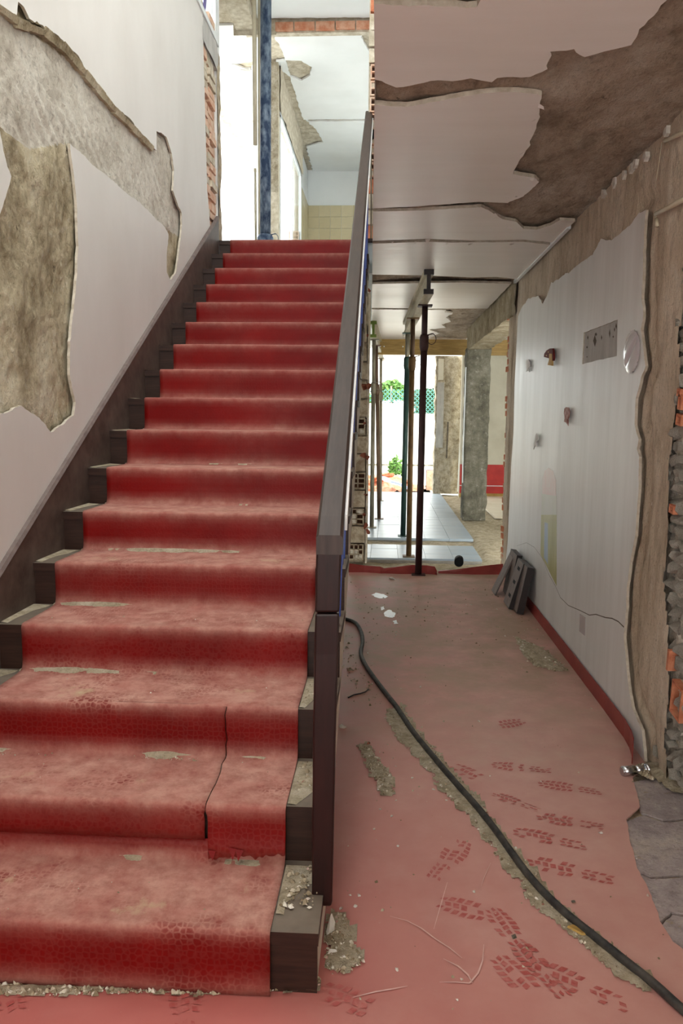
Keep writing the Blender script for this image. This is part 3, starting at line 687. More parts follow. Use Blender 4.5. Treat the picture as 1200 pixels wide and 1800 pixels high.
rough('bare_lintel', lambda u, v: (XL+.002, u, v), (1, 0, 0), we[0][0]-.02, J1+.05, sill-.20, sill-.01, .02, lambda u, v: .008*fbm(u*8, v*8, 2), M_GREYP, wall_left)
MB().box((XL-.28, J0-.02, sill-.2), (XL-.01, J1+.06, sill-.01)).build('lintel_core', M_GREYP, wall_left)
# upper window over the jamb: frame, pane
win = tag(MB().box((XL-.06, 5.2, sill-.01), (XL+.012, J1+.04, sill+.035)).build('window_1', M_FRAME), kind='structure')
b = MB()
b.box((XL-.05, J1-.06, sill+.035), (XL+.004, J1+.04, H2)); b.box((XL-.05, 5.2, sill+.035), (XL+.004, 5.26, H2)); b.box((XL-.04, 6.1, sill+.035), (XL, 6.14, H2))
b.build('window_frame', M_FRAME, win)
MB().box((XL-.03, 5.26, sill+.035), (XL-.024, J1-.06, H2)).build('pane', M_GLASS, win)
pp = Px([(362, -20), (366, -20), (364, 12), (362, 20), (359, 8)], XL-.01)
plate('blue_sticker', pp, [], lambda u, v: (XL-.018, u, v), (1, 0, 0), .003, simple('violet_sticker', rgb(96, 84, 150), rgb(110, 98, 160), 4, .5, 0), win)

# ------------------------------------------------------------------ staircase
stairs = empty('staircase', (0, 0, 0)); tag(stairs, 'straight flight of dark wooden stairs with plain risers rising along the left wall', 'stairs')
tr = MB().hexa([(SXL, 0, -.035), (SXR, 0, -.035), (SXR, TY+.015, -.035), (SXL, TY+.015, -.035), (SXL, 0, 0), (SXR, 0, 0), (SXR, TY+.015, 0), (SXL, TY+.015, 0)])
ri = MB().box((SXL, .012, 0), (SXR-.004, .032, RZ-.035))
T0 = R0 = None
for n in range(1, NST+1):
    y, z = nose(n)
    if n == 1: T0 = tr.build('tread', M_TREAD, stairs); R0 = ri.build('riser', M_TREAD, stairs); t, r = T0, R0
    else: t, r = link('tread', T0.data, stairs), link('riser', R0.data, stairs)
    t.location = (0, y, z); r.location = (0, y, z-RZ)
# waist of the flight: cream sawtooth side and sloping soffit
def waist(x0, x1, drop, mat, name):
    mb = MB(); top = []
    for n in range(1, NST+1):
        y, z = nose(n); top += [(y+.034, z-RZ), (y+.034, z-.037)]
    ye, ze = nose(NST)
    top += [(ye+TY, ze-.037)]
    sl = RZ/TY
    for i in range(len(top)-1):
        (ya, za), (yb, zb) = top[i], top[i+1]
        if abs(yb-ya) < 1e-6: continue
        ba = max(0, Y1*0+(ya-Y1-.034)*sl-drop); bb = max(0, (yb-Y1-.034)*sl-drop)
        mb.hexa([(x0, ya, ba), (x1, ya, ba), (x1, yb, bb), (x0, yb, bb), (x0, ya, za), (x1, ya, za), (x1, yb, zb), (x0, yb, zb)])
    return mb.build(name, mat, stairs)
waist(SXL+.002, SXR-.006, .16, M_STRINGW, 'waist')
# skirt board along the wall
sl = RZ/TY
def skirt_top(y): return (y-Y1)*sl + RZ + .20
ka = onX(2, 1008, XL+.022); kb = onX(371, 404, XL+.022)
sk = (kb.z-ka.z)/(kb.y-ka.y)
mb = MB(); ys = [Y1-.25, 2.6, 3.2, 3.9, 4.6, 5.3, 6, 6.6, 6.93]
for a, b in zip(ys, ys[1:]):
    za, zb = ka.z+(a-ka.y)*sk, ka.z+(b-ka.y)*sk
    la, lb = max(0, za-.55), max(0, zb-.55)
    mb.hexa([(XL+.002, a, la), (XL+.022, a, la), (XL+.022, b, lb), (XL+.002, b, lb), (XL+.002, a, za), (XL+.022, a, za), (XL+.022, b, zb), (XL+.002, b, zb)])
mb.build('skirt_board', M_STRING, stairs)
mb = MB()
for a, b in zip(ys, ys[1:]):
    za, zb = ka.z+(a-ka.y)*sk, ka.z+(b-ka.y)*sk
    mb.hexa([(XL+.001, a, za-.004), (XL+.026, a, za-.004), (XL+.026, b, zb-.004), (XL+.001, b, zb-.004), (XL+.001, a, za+.012), (XL+.018, a, za+.012), (XL+.018, b, zb+.012), (XL+.001, b, zb+.012)])
mb.build('skirt_cap', M_PLANKG, stairs)

# red runner ------------------------------------------------------
runner = empty('stair_runner', (0, 0, 0)); tag(runner, 'dusty red vinyl runner covering the stairs, torn at its lowest steps', 'stair runner')
RXL, RXR = -1.352, -.270
def prof_riser(n, z0=0., z1=1.):
    y, z = nose(n); b = z-RZ; out = []
    pts = [(-.055, .004, .72), (-.030, .006, .66), (-.016, .012, .56), (-.010, .024, .40), (-.007, .045, .14), (-.006, .07, .02), (-.006, .10, .0), (-.006, .13, .05), (-.007, .150, .16), (-.008, .163, .30), (-.007, .172, .42), (-.002, .179, .6), (.010, .1815, .74)]
    for dy, dz, d in pts:
        if z0*RZ <= dz <= z1*RZ+.006: out.append((y+dy, b+dz, d*(1 if n < 8 else .7)))
    return out
def tread_pts(n):
    y, z = nose(n); return [(y+.05, z+.0045, .82), (y+.12, z+.004, .84), (y+.20, z+.004, .80), (y+.255, z+.004, .74)]
def section(pts, xl, xr, name='runner_section', nx=40, wob=.002, seed=0, th=.003, rag=0):
    V = []; F = []; D = []; NR = []
    m = len(pts)
    for i in range(nx+1):
        t = i/nx
        for (y, z, d) in pts:
            a = xl(y, z) if callable(xl) else xl; b = xr(y, z) if callable(xr) else xr
            x = a+(b-a)*t
            w_ = wob*noise.noise((x*3, y*4, z*5+seed))
            if rag and z < .225: z += rag*(noise.noise((x*60, 3, seed))+.6*noise.noise((x*19, 1, seed))) - .018*(1-t)
            V.append((x, y-abs(w_), z+w_*.6)); D.append(max(0, min(1, d+.10*noise.noise((x*2.3, y*3, seed)))))
            NR.append(max(0, min(1, (3.6-y)/.9)))
    for i in range(nx):
        for k in range(m-1):
            F.append((i*m+k, (i+1)*m+k, (i+1)*m+k+1, i*m+k+1))
    me = bpy.data.meshes.new(name); me.from_pydata(V, [], F); me.materials.append(M_RUN)
    me.attributes.new('dust', 'FLOAT', 'POINT').data.foreach_set('value', D)
    me.attributes.new('near', 'FLOAT', 'POINT').data.foreach_set('value', NR)
    me.polygons.foreach_set('use_smooth', [True]*len(F)); me.update()
    o = link(name, me, runner)
    md = o.modifiers.new('thickness', 'SOLIDIFY'); md.thickness = th; md.offset = 0
    return o
# lowest piece: first riser, first tread, lapping up the second riser
lo = [(nose(1)[0]-.008, .002, .35)] + [p for p in prof_riser(1) if p[1] > .02] + tread_pts(1) + prof_riser(2, 0, .50)
lo[1:3] = [(lo[1][0], lo[1][1], .3), (lo[2][0], lo[2][1], .12)]
section(lo, RXL-.03, lambda y, z: -.272 if y < 2.0 else -.272, nx=50, seed=1)
crx = lambda y, z: -.513+.012*noise.noise((y*22, z*22, 0))+.016*(2.5-y)
up = [(p[0]-.005, p[1], p[2]) for p in prof_riser(2, .36, 1)] + tread_pts(2) + prof_riser(3)
section(up, RXL-.03, lambda y, z: crx(y, z)-(.006 if z < .33 else .0015), nx=40, seed=2)
fl_ = [(nose(2)[0]-.030, .216, .12), (nose(2)[0]-.026, .235, .05)] + [(p[0]-.012, p[1], p[2]) for p in prof_riser(2, .45, 1)] + tread_pts(2) + prof_riser(3)
section(fl_, lambda y, z: crx(y, z)+(.006 if z < .33 else .0015), RXR, 'torn_flap', nx=60, seed=3, rag=.014)
mainp = []
for n in range(3, NST+1):
    if n > 3: mainp += prof_riser(n)
    else: mainp += prof_riser(3)[-2:]
    if n < NST: mainp += tread_pts(n)
    else:
        y, z = nose(n); mainp += [(y+.05, z+.004, .5), (y+1.2, z+.004, .6)]
section(mainp, RXL, RXR, nx=46, seed=4)
# ragged teeth under the flap
rnd = random.Random(2)
for i, x in enumerate([372, 408, 421]):
    p = onY(x, 1503+rnd.uniform(-2, 3), nose(2)[0]-.034)
    MB().add([(p.x-.012, p.y, p.z+.02), (p.x+.012, p.y-.001, p.z+.018), (p.x+rnd.uniform(-.006, .006), p.y-.012, p.z-.004-rnd.uniform(0, .012)), (p.x, p.y+.004, p.z+.018)], [(0, 1, 2), (0, 3, 2), (3, 1, 2)]).build('torn_edge', M_RUN, runner)

# handrail ------------------------------------------------------
railing = empty('stair_railing', (-.155, 1.95, RZ)); tag(railing, 'dark wooden handrail with tapered newel and blue flat balusters beside the stairs', 'railing')
def rail_child(o): o.parent = railing; o.matrix_parent_inverse = Matrix.Translation(-railing.location); return o
def newel(pts, name):
    mb = MB(); ring = []
    for (xl, xr, y, Y) in pts:
        a, b = onY(xl, y, Y), onY(xr, y, Y)
        ring.append([a, b, b+Vector((-.004, .052, 0)), a+Vector((.004, .052, 0))])
    vs = [p for r in ring for p in r]; fs = [(0, 1, 2, 3), tuple(4*(len(ring)-1)+k for k in (3, 2, 1, 0))]
    for i in range(len(ring)-1):
        for k in range(4): fs.append((4*i+k, 4*i+(k+1) % 4, 4*i+4+(k+1) % 4, 4*i+4+k))
    mb.add(vs, fs); o = mb.build(name, M_NEWEL); bv = o.modifiers.new('bevel', 'BEVEL'); bv.width = .006; bv.segments = 2
    return rail_child(o)
newel([(549, 582, 1594, 2.03), (547, 584, 1586, 2.028), (547.5, 586, 1500, 2.02), (549, 590, 1300, 2.0), (551.5, 594.5, 1150, 1.985), (553, 596.5, 1079, 1.975)], 'newel_post')
newel([(553, 596.8, 1077, 1.975), (554, 599, 1010, 1.965), (555.5, 601.5, 945, 1.955)], 'newel_top')
# sloping rail
P0 = (onY(555.5, 940, 1.955), onY(602, 936, 1.955))
rxc, rhw = (P0[0].x+P0[1].x)/2, (P0[1].x-P0[0].x)/2
z0 = (P0[0].z+P0[1].z)/2
ye = 7.15
def rail_pts(y):
    t = (y-1.955)/(ye-1.955)
    zc = z0+(y-1.955)*sl*1.012; xc = rxc+(-.172-rxc)*t; hw = rhw+(.031-rhw)*min(1, t*2.5)
    return xc, zc, hw
mb = MB(); ring = []
for y in (1.955, 2.02, 2.3, 3, 4, 5, 6, ye):
    xc, zc, hw = rail_pts(y)
    if y < 2: zc -= .004
    ring.append([(xc-hw, y, zc-.006), (xc-hw*.8, y, zc), (xc+hw*.8, y, zc), (xc+hw, y, zc-.006), (xc+hw, y, zc-.05), (xc-hw, y, zc-.05)])
vs = [p for r in ring for p in r]; k6 = 6
fs = [tuple(range(6)), tuple(6*(len(ring)-1)+k for k in range(5, -1, -1))]
for i in range(len(ring)-1):
    for k in range(6): fs.append((6*i+k, 6*i+(k+1) % 6, 6*i+6+(k+1) % 6, 6*i+6+k))
rail_child(mb.add(vs, fs).build('handrail', M_RAIL))
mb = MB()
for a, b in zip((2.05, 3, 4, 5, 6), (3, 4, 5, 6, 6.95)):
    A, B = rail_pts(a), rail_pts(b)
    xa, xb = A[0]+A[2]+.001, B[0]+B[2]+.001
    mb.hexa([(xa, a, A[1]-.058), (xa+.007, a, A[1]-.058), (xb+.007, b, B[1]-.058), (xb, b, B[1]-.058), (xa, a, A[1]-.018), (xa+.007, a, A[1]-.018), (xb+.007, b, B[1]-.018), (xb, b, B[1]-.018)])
rail_child(mb.build('rail_sheen_strip', M_WHITEM))  # added white strip standing in for the shine on the rail's side
for n in range(1, NST+1):
    for k, off in enumerate((.10, .25)):
        y, z = nose(n)
        if n == 1 and k == 0 or y+off > 6.95: continue
        xc, zc, hw = rail_pts(y+off); xb = SXR-.022
        mb = MB().hexa([(xb, y+off-.018, z), (xb+.008, y+off-.018, z), (xb+.008, y+off+.018, z), (xb, y+off+.018, z), (xc-.004, y+off-.018, zc-.05), (xc+.008, y+off-.018, zc-.05), (xc+.008, y+off+.018, zc-.045), (xc-.004, y+off+.018, zc-.045)])
        rail_child(mb.build('baluster', M_BLUE))

# ------------------------------------------------------------------ pier of hollow bricks under the flight
def hollow_front(x0, x1, y, z0, z1, nx, nz, depth, wall, rnd, front_mat, nm, parent):
    """hollow block seen on its open end (cells run along Y)"""
    mb = MB(); mb.box((x0, y+.04, z0), (x1, y+depth, z1), 1)
    for i in range(nx+1):
        x = x0+(x1-x0-wall)*i/nx; mb.box((x, y, z0), (x+wall, y+.05, z1), 0)
    for j in range(nz+1):
        z = z0+(z1-z0-wall)*j/nz; mb.box((x0+wall, y, z), (x1-wall, y+.05, z+wall), 0)
    for i in range(nx):
        for j in range(nz):
            if rnd.random() < .3:   # cell plugged with mortar
                x = x0+(x1-x0-wall)*i/nx+wall; z = z0+(z1-z0-wall)*j/nz+wall
                mb.box((x, y+.012, z), (x+(x1-x0-wall)/nx-wall, y+.05, z+(z1-z0-wall)/nz-wall), 2)
    return mb.build(nm, front_mat, parent)
YP = 7.90; rnd = random.Random(8)
pier = tag(MB().box((-.352, YP+.09, 0), (-.158, YP+.30, H)).build('brick_pier', M_MORTAR_D), 'broken end of hollow brick wall standing under the stair flight', 'brick pier')
zz = .03
for i in range(13):
    h = .165
    if zz+h > H: break
    dx = rnd.uniform(-.012, .012)
    if i in (0, 2, 4, 7): hollow_front(-.335+dx, -.185+dx, YP+.02, zz, zz+h, 3 if i == 0 else 2, 3, .1, .012, rnd, [M_MORTAR_D, M_HOLE, M_STONE], 'hollow_brick', pier)
    else:
        rough_b = MB().hexa([(-.34+dx, YP+rnd.uniform(.0, .04), zz), (-.175+dx, YP+rnd.uniform(0, .05), zz), (-.175, YP+.12, zz), (-.34, YP+.12, zz), (-.335+dx, YP+rnd.uniform(0, .04), zz+h), (-.18+dx, YP+rnd.uniform(.01, .05), zz+h), (-.175, YP+.12, zz+h), (-.34, YP+.12, zz+h)])
        o = rough_b.build('brick', M_MORTAR_D, pier)
    zz += h+.018
# broken red shards
for x, y, s in [(640, 905, .035), (643, 925, .05), (646, 934, .045), (638, 800, .05), (645, 805, .05), (643, 870, .035), (648, 678, .05), (640, 680, .05), (640, 745, .03), (646, 590, .03), (648, 510, .03)]:
    p = onY(x, y, YP-.02); o = link('brick_shard', stone_mesh(int(x+y), 1), pier); o.data.materials[0] = simple('shard_clay', rgb(110, 58, 42), rgb(150, 84, 60), 12, .9, .3) if 'shard_clay' not in bpy.data.materials else bpy.data.materials['shard_clay']
    o.location = p; o.scale = (s*.8, s*.6, s*.7); o.rotation_euler = (x, y, s)
MB().box((-.172, YP+.01, 0), (-.155, YP+.30, H)).build('plaster_edge', M_MORTAR, pier)
# upper pier on the landing
YU = 7.02
upier = tag(MB().box((-.178, YU+.09, ZL), (-.05, YU+.30, H2)).build('upper_brick_pier', M_MORTAR), 'narrow broken hollow brick wall end upstairs beyond the top of the handrail', 'brick pier')
zz = ZL+.02; i = 0
while zz < H2-.12:
    h = .118; dx = rnd.uniform(-.008, .008)
    if 4 <= i <= 10: hollow_front(-.165+dx, -.062+dx, YU+.02, zz, zz+h, 2, 2, .1, .011, rnd, [M_BRICK_P, M_HOLE, M_MORTAR], 'hollow_brick', upier)
    else:
        MB().hexa([(-.17+dx, YU+rnd.uniform(0, .05), zz), (-.06+dx, YU+rnd.uniform(0, .05), zz), (-.06, YU+.12, zz), (-.17, YU+.12, zz), (-.17+dx, YU+rnd.uniform(0, .05), zz+h), (-.06+dx, YU+rnd.uniform(0, .05), zz+h), (-.06, YU+.12, zz+h), (-.17, YU+.12, zz+h)]).build('brick', M_BRICK if i > 13 or rnd.random() < .4 else M_MORTAR, upier)
    zz += h+.014; i += 1
pA, pB = onY(652, 242, YU-.06), onY(652, 434, YU-.06)
rod = tag(MB().tube([pA, pB], .007, 8).build('steel_rod', M_P_GREY, None, True), 'thin grey steel rod standing against the upper brick wall end', 'rod')
MB().tube([pA+Vector((0, 0, .06)), pA+Vector((0, 0, -.01))], [.028, .024], 12).build('black_cap', M_BLACK, rod, True)
# landing slab end
land = tag(MB().box((-1.5, 6.98, H+.05), (-.06, 15, ZL-.002)).build('landing', M_LANDING), kind='structure')
MB().box((-.178, 6.90, H), (XE(6.9)+.0, 7.0, ZL-.03)).build('landing_edge', M_LANDING, land)
MB().box((-.18, 6.88, ZL-.03), (XE(6.9)+.0, 7.0, ZL)).build('landing_board', M_TREAD, land)
MB().box((-4.2, 6.98, ZL-.25), (-1.5, 15, ZL-.002)).build('landing_floor', M_GROUT, land)

# ------------------------------------------------------------------ upper hall
YB = 14.7
uc = rough('upper_ceiling', lambda u, v: (u, v, H2+.03), (0, 0, -1), -2.5, .1, 4.8, YB+.1, .06, lambda u, v: .014*fbm(u*4, v*4, 3), M_MORTAR)  # stops short: roof gap made up to let sky light down the stairs
uc.name = 'ceiling_upper'; tag(uc, kind='structure')
def up3(u, v): return (u, v, H2)
def upan(pts, seed, amp=.012, holes=()): plate('plaster_panel', jag(pts, .05, amp, seed), holes, up3, (0, 0, -1), .024, M_UPPER, uc)
q = lambda l: Pz(l, H2)
YLb, YLt = q([(560, 34)])[0][1], q([(560, 57)])[0][1]
upan(q([(444, -2), (447, 10), (452, 32)]) + [(-.2, YLb-.02, 's'), (-.2, 5.2)] + [(-.9, 4.85, 's'), (-1.44, 4.85)], 1)
hole = jag(q([(485, 108), (505, 106), (530, 107), (548, 118), (545, 132), (530, 142), (510, 135), (488, 120)]), .04, .015, 3)
Yc = q([(560, 212)])[0][1]
strip = q([(478, 150), (500, 212)])
upan([(-2.38, YLb+.10, 's'), (-1.62, YLb+.10), (-1.52, 9.6), (-1.50, Yc-.04), (-2.38, Yc-.04, 's')], 4, .012, [jag(q([(398, 111), (420, 112), (443, 108), (443, 124), (430, 121), (415, 115)]), .05, .012, 6), jag(q([(419, 121), (440, 122), (442, 126), (425, 124)]), .05, .008, 7)])
upan([(-1.38, YLb+.10), (-.26, YLb+.10), (-.24, 9.4), (-.34, 9.7), (-.24, 10.1), (-.22, Yc-.04), (-1.27, Yc-.04), (-1.30, 10)], 5, .012, [hole])
upan([(-2.38, Yc+.04, 's'), (-1.5, Yc+.04), (-1.5, YB, 's'), (-2.38, YB, 's')], 6)
upan([(-1.22, Yc+.04), (-.1, Yc+.04, 's'), (-.1, YB, 's'), (-1.36, YB), (-1.34, 13.4), (-1.05, 13.2), (-1.12, 12.6), (-1.24, 12.2)], 7, .02)
# lintel with bricks
lin = MB().box((-1.62, YLb+.03, H2-.125), (-.06, YLb+.11, H2+.03)).build('lintel_beam', M_MORTAR); tag(lin, kind='structure'); lin.name = 'trim_1'
x = -1.28
rnd = random.Random(31)
while x < -.2:
    Lb = rnd.uniform(.2, .26)
    MB().box((x, YLb+.0, H2-.105+rnd.uniform(-.006, .006)), (min(x+Lb, -.12), YLb+.06, H2-.02)).build('brick', M_BRICK_M, lin); x += Lb+.014
rough('ragged_render', lambda u, v: (u, YLb+.01, v), (0, -1, 0), -1.75, -1.27, H2-.15, H2+.02, .03, lambda u, v: .03*fbm(u*7, v*7, 3), M_MORTAR, lin)
MB().box((-1.72, 5.4, H2-.10), (-1.50, YLb+.03, H2+.03)).build('side_beam', M_MORTAR, lin)
# walls of the upper hall
tag(MB().box((-2.52, 7.0, ZL), (-2.40, 9.6, H2+.03)).box((-2.52, 6.9, ZL), (-1.70, 7.0, H2+.03)).build('wall_hall_block', M_UPPER), kind='structure').name = 'wall_sky_block'  # unseen wall added to hold sky light back from the hall
wb = tag(MB().box((-1.5, YB, ZL), (.1, YB+.12, H2+.05)).build('wall_back', M_UPPER), kind='structure')
tz = 5.27; n_ = 0
tm = MB().box((0, 0, 0), (.196, .012, .196)); t0 = None
for j in range(7):
    for i in range(7):
        o = tm.build('tile', M_TILEW, wb) if t0 is None else link('tile', t0.data, wb)
        t0 = t0 or o; o.location = (-1.43+i*.2, YB-.012, tz-(j+1)*.2)
ws = tag(MB().box((-1.56, 13.2, ZL), (-1.44, YB, H2)).build('wall_partition', M_UPPER), kind='structure'); ws.name = 'wall_side'
t1 = None; tm = MB().box((0, 0, 0), (.012, .196, .196))
for j in range(7):
    for i in range(7):
        o = tm.build('tile', M_TILEW, ws) if t1 is None else link('tile', t1.data, ws)
        t1 = t1 or o; o.location = (-1.44, YB-.02-(i+1)*.2, tz-(j+1)*.2)
wr = tag(MB().box((-.05, 7.3, ZL), (.08, YB, H2+.03)).build('wall_upper', M_UPPER), kind='structure')
MB().box((.0, -3, ZL), (.1, 7.3, H2+.03)).build('wall_upper_near', M_UPPER, wr)
# pillars between the openings upstairs
def pillar(x0, x1, ytop, Y, name, label, z1=H2, seed=1):
    a, b = onY(x0, 300, Y), onY(x1, 300, Y)
    root = tag(empty(name, (a.x, Y, ZL)), label, 'pillar'); hh = z1-ZL
    o = rough('render_face', lambda u, v: (u, 0, v), (0, -1, 0), 0, b.x-a.x, 0, hh, .03, lambda u, v: .012*fbm(u*9+seed, v*5, 3), [M_PIER, M_MORTAR], root, None, lambda u, v: 1 if v < hh*.46 else 0)
    MB().box((.004, .012, 0), (b.x-a.x-.004, .2, hh)).build('core', M_MORTAR, root); return root
pillar(474, 489, 160, 10.3, 'upper_pillar', 'half stripped masonry pillar behind the worn blue prop upstairs')
pillar(514, 524, 280, 13.15, 'upper_pillar', 'stripped pillar at the corner of the tiled room upstairs', H2, 4)
wn = tag(MB().box((-1.45, 10.45, ZL), (-1.36, 13.15, ZL+.52)).build('window_2', M_UPPER), kind='structure')
b = MB().box((-1.42, 10.45, ZL+.52), (-1.38, 10.52, 5.3)).box((-1.42, 12.95, ZL+.52), (-1.38, 13.05, 5.3)).box((-1.42, 10.45, 5.27), (-1.38, 13.05, 5.33)).box((-1.42, 11.8, ZL+.52), (-1.38, 11.86, 5.3))
b.build('window_frame', M_FRAME, wn)
rough('window_header', lambda u, v: (-1.37, u, v), (1, 0, 0), 10.4, 13.15, 5.33, H2+.02, .05, lambda u, v: .012*fbm(u*5, v*5, 2), M_MORTAR, wn)
MB().box((-1.47, 10.4, 5.33), (-1.385, 13.15, H2+.02)).build('header_core', M_MORTAR, wn)
MB().box((-1.405, 11.86, ZL+.52), (-1.399, 12.95, 5.27)).build('pane', M_GLASS, wn)
pb = onY(512, 408, 12.7)
o = hollow_front(pb.x-.07, pb.x+.09, 12.9, pb.z-.07, pb.z+.06, 3, 2, .12, .014, random.Random(1), [M_BRICK_P, M_HOLE, M_MORTAR], 'hollow_brick', wn)
# props and conduits upstairs
def prop(base, top, r, mat, label, name='steel_prop', group='steel props under the floor', collar=.58, mat2=None):
    base, top = Vector(base), Vector(top)
    root = tag(empty(name, base), label, 'prop', group)
    d = top-base; at = lambda t: d*t
    MB().box((-.065, -.065, 0), (.065, .065, .007)).build('base_plate', mat, root)
    MB().tube([at(.004), at(collar)], r, 14).build('outer_tube', mat, root, True)
    MB().tube([at(collar-.01), at(.997)], r*.86, 14).build('inner_tube', mat2 or mat, root, True)
    MB().tube([at(collar-.035), at(collar-.02), at(collar+.015), at(collar+.025)], [r*1.05, r*1.32, r*1.32, r*1.05], 14).build('collar_nut', mat, root, True)
    c = at(collar+.02)
    MB().tube([c+Vector((.0, -.02, .0)), c+Vector((r+.05, -.02, .02))], .005, 8).build('locking_pin', mat, root, True)
    ring = [c+Vector((r+.035+.04*math.cos(k*.524), -.025, -.03+.05*math.sin(k*.524))) for k in range(13)]
    MB().tube(ring, .0035, 6, cap=False).build('pin_ring', mat, root, True)
    h = at(.995); MB().box((h.x-.065, h.y-.065, h.z), (h.x+.065, h.y+.065, d.z)).build('head_plate', mat, root)
    return root
bx = onY(466, 422, 8.35)
prop((bx.x, 8.35, ZL), (onY(467.5, 40, 8.35).x, 8.35, H2-.0), .064, M_P_BLUE, 'thick steel prop in worn blue paint standing at the head of the stairs', 'steel_prop', None, .10)
def vpipe(name, x, y0, y1, Y, r, mat, label, dx=0):
    a, b = onY(x, y0, Y), onY(x+dx, y1, Y)
    if y0 < 60: a.z = H2
    return tag(MB().tube([a, b], r, 10).build(name, mat, None, True), label, 'pipe')
vpipe('hanging_pipe', 446.5, 42, 255, 8.3, .022, M_PVC, 'cream pipe hanging from the brick lintel left of the blue prop', 2)
vpipe('hanging_pipe', 455.5, 42, 420, 8.55, .014, M_PVC, 'thin pale pipe running full height right behind the blue prop', 0)
vpipe('floor_pipe', 448.5, 296, 424, 8.5, .014, M_PVC, 'cut off grey pipe stub rising from the landing left of the blue prop', 1)

# ------------------------------------------------------------------ ground floor beyond the corridor
gf = tag(rough('ground_slab', lambda u, v: (u, v, -.045), (0, 0, 1), -1.5, 3.6, YEND, 15.6, .045, lambda u, v: .018*fbm(u*4, v*4, 1)+(.05*max(0, noise.noise((u*3, v*3, 4))) + .02 if u > 1.16 and v < 11.6 else 0), M_DIRT), kind='structure'); gf.name = 'floor_beyond'
S_ = .296
tm = MB().box((-S_/2+.0015, -S_/2+.0015, -.03), (S_/2-.0015, S_/2-.0015, 0)); t0 = None; rnd = random.Random(6)
y = 9.64+S_/2
def tile_at(cx, cy):
    global t0
    o = tm.build('tile', M_TILE, gf) if t0 is None else link('tile', t0.data, gf); t0 = t0 or o
    o.location = (cx, cy, rnd.uniform(-.0015, .0005)); o.rotation_euler = (rnd.uniform(-.004, .004), rnd.uniform(-.004, .004), 0)
while y < 15.5:
    for i in range(7): tile_at(1.125-S_/2-i*S_, y)
    y += S_
for y in (9.13-S_/2, 9.13-S_*1.5, 9.13-S_*2.5):
    for i in range(6): tile_at(1.06-S_/2-i*S_-(0 if y > 8.7 else -.0), y)
MB().box((-1.0, 9.66, -.05), (1.12, 15.4, -.02)).build('grout_bed', M_GROUT, gf)
MB().box((-.9, 8.2, -.05), (1.05, 9.12, -.02)).build('grout_bed', M_GROUT, gf)
# bare beam over the removed wall
bmz0, bmz1 = onX(896, 571, XR).z, 2.56
bm_ = tag(rough('bare_beam', lambda u, v: (XR-.005, u, v), (-1, 0, 0), 7.35, 11.5, 2.44, H+.03, .03, lambda u, v: .012*fbm(u*4, v*8, 3, 5), M_BEAM), kind='structure'); bm_.name = 'trim_2'
rough('beam_soffit', lambda u, v: (u, v, 2.45), (0, 0, -1), XR-.005, XR+.30, 7.6, 11.5, .03, lambda u, v: .016*fbm(u*8, v*5, 3, 5), M_BEAM, bm_)
MB().box((XR+.01, 7.5, 2.46), (XR+.29, 11.5, H+.05)).build('beam_core', M_BEAM, bm_)
for i in range(3):
    o = MB().box((XR+.02+i*.07, 7.74, 2.445), (XR+.08+i*.07, 7.95, 2.50)).build('brick', M_BRICK, bm_)
# concrete column
def wobbly_column(name, x0, x1, y0, y1, z1, mat, label, amp=.012, seed=0, step=.035):
    root = tag(empty(name, ((x0+x1)/2, y0, 0)), label, 'column'); cx = (x0+x1)/2
    w_, d_ = x1-x0, y1-y0
    per = []
    nx, ny = max(2, round(w_/step)), max(2, round(d_/step))
    for i in range(nx): per.append((x0-cx+w_*i/nx, 0, 0, -1))
    for i in range(ny): per.append((x1-cx, d_*i/ny, 1, 0))
    for i in range(nx): per.append((x1-cx-w_*i/nx, d_, 0, 1))
    for i in range(ny): per.append((x0-cx, d_-d_*i/ny, -1, 0))
    nz = round(z1/step); vs = []; m = len(per)
    for j in range(nz+1):
        z = z1*j/nz
        for (x, y, nx_, ny_) in per:
            k = amp*fbm(x*6+seed, y*6, z*5, 4); kx = amp*.8*noise.noise((x*9, z*7+seed, y))
            vs.append((x+nx_*k+kx*.6, y+ny_*k, z))
    fs = [(j*m+i, j*m+(i+1) % m, (j+1)*m+(i+1) % m, (j+1)*m+i) for j in range(nz) for i in range(m)]
    fs.append(tuple(nz*m+i for i in range(m)))
    MB().add(vs, fs).build('shaft', mat, root, True); return root
col = wobbly_column('concrete_column', 1.165, 1.50, 11.42, 11.75, 2.47, M_COLUMN, 'rough grey concrete column with stripped faces standing at the end of the bare beam', .014)
MB().tube([(-.185, -.012, .55), (-.19, -.014, 1.0), (-.182, -.012, 2.2)], .009, 6).build('white_edge_strip', M_FRAME, col)
pr = wobbly_column('masonry_pier', .985, 1.50, 15.36, 15.7, 2.66, M_PIER, 'pale crumbling rubble pier beside the bright doorway to the yard', .03, 5, .035)
MB().box((-.23, -.03, .9), (-.10, .02, 2.15)).build('grey_render_patch', M_GREYP, pr)
MB().box((-.22, -.028, 2.2), (-.12, .02, 2.6)).build('cream_paint_patch', M_CREAM, pr)
MB().tube([(-.02, -.045, .7), (-.012, -.05, 1.4)], .016, 8).build('old_pipe_chase', M_CRACK, pr)
MB().tube([(.21, -.06, .05), (.225, -.05, 1.0)], .011, 8).build('edge_strip', M_FRAME, pr)
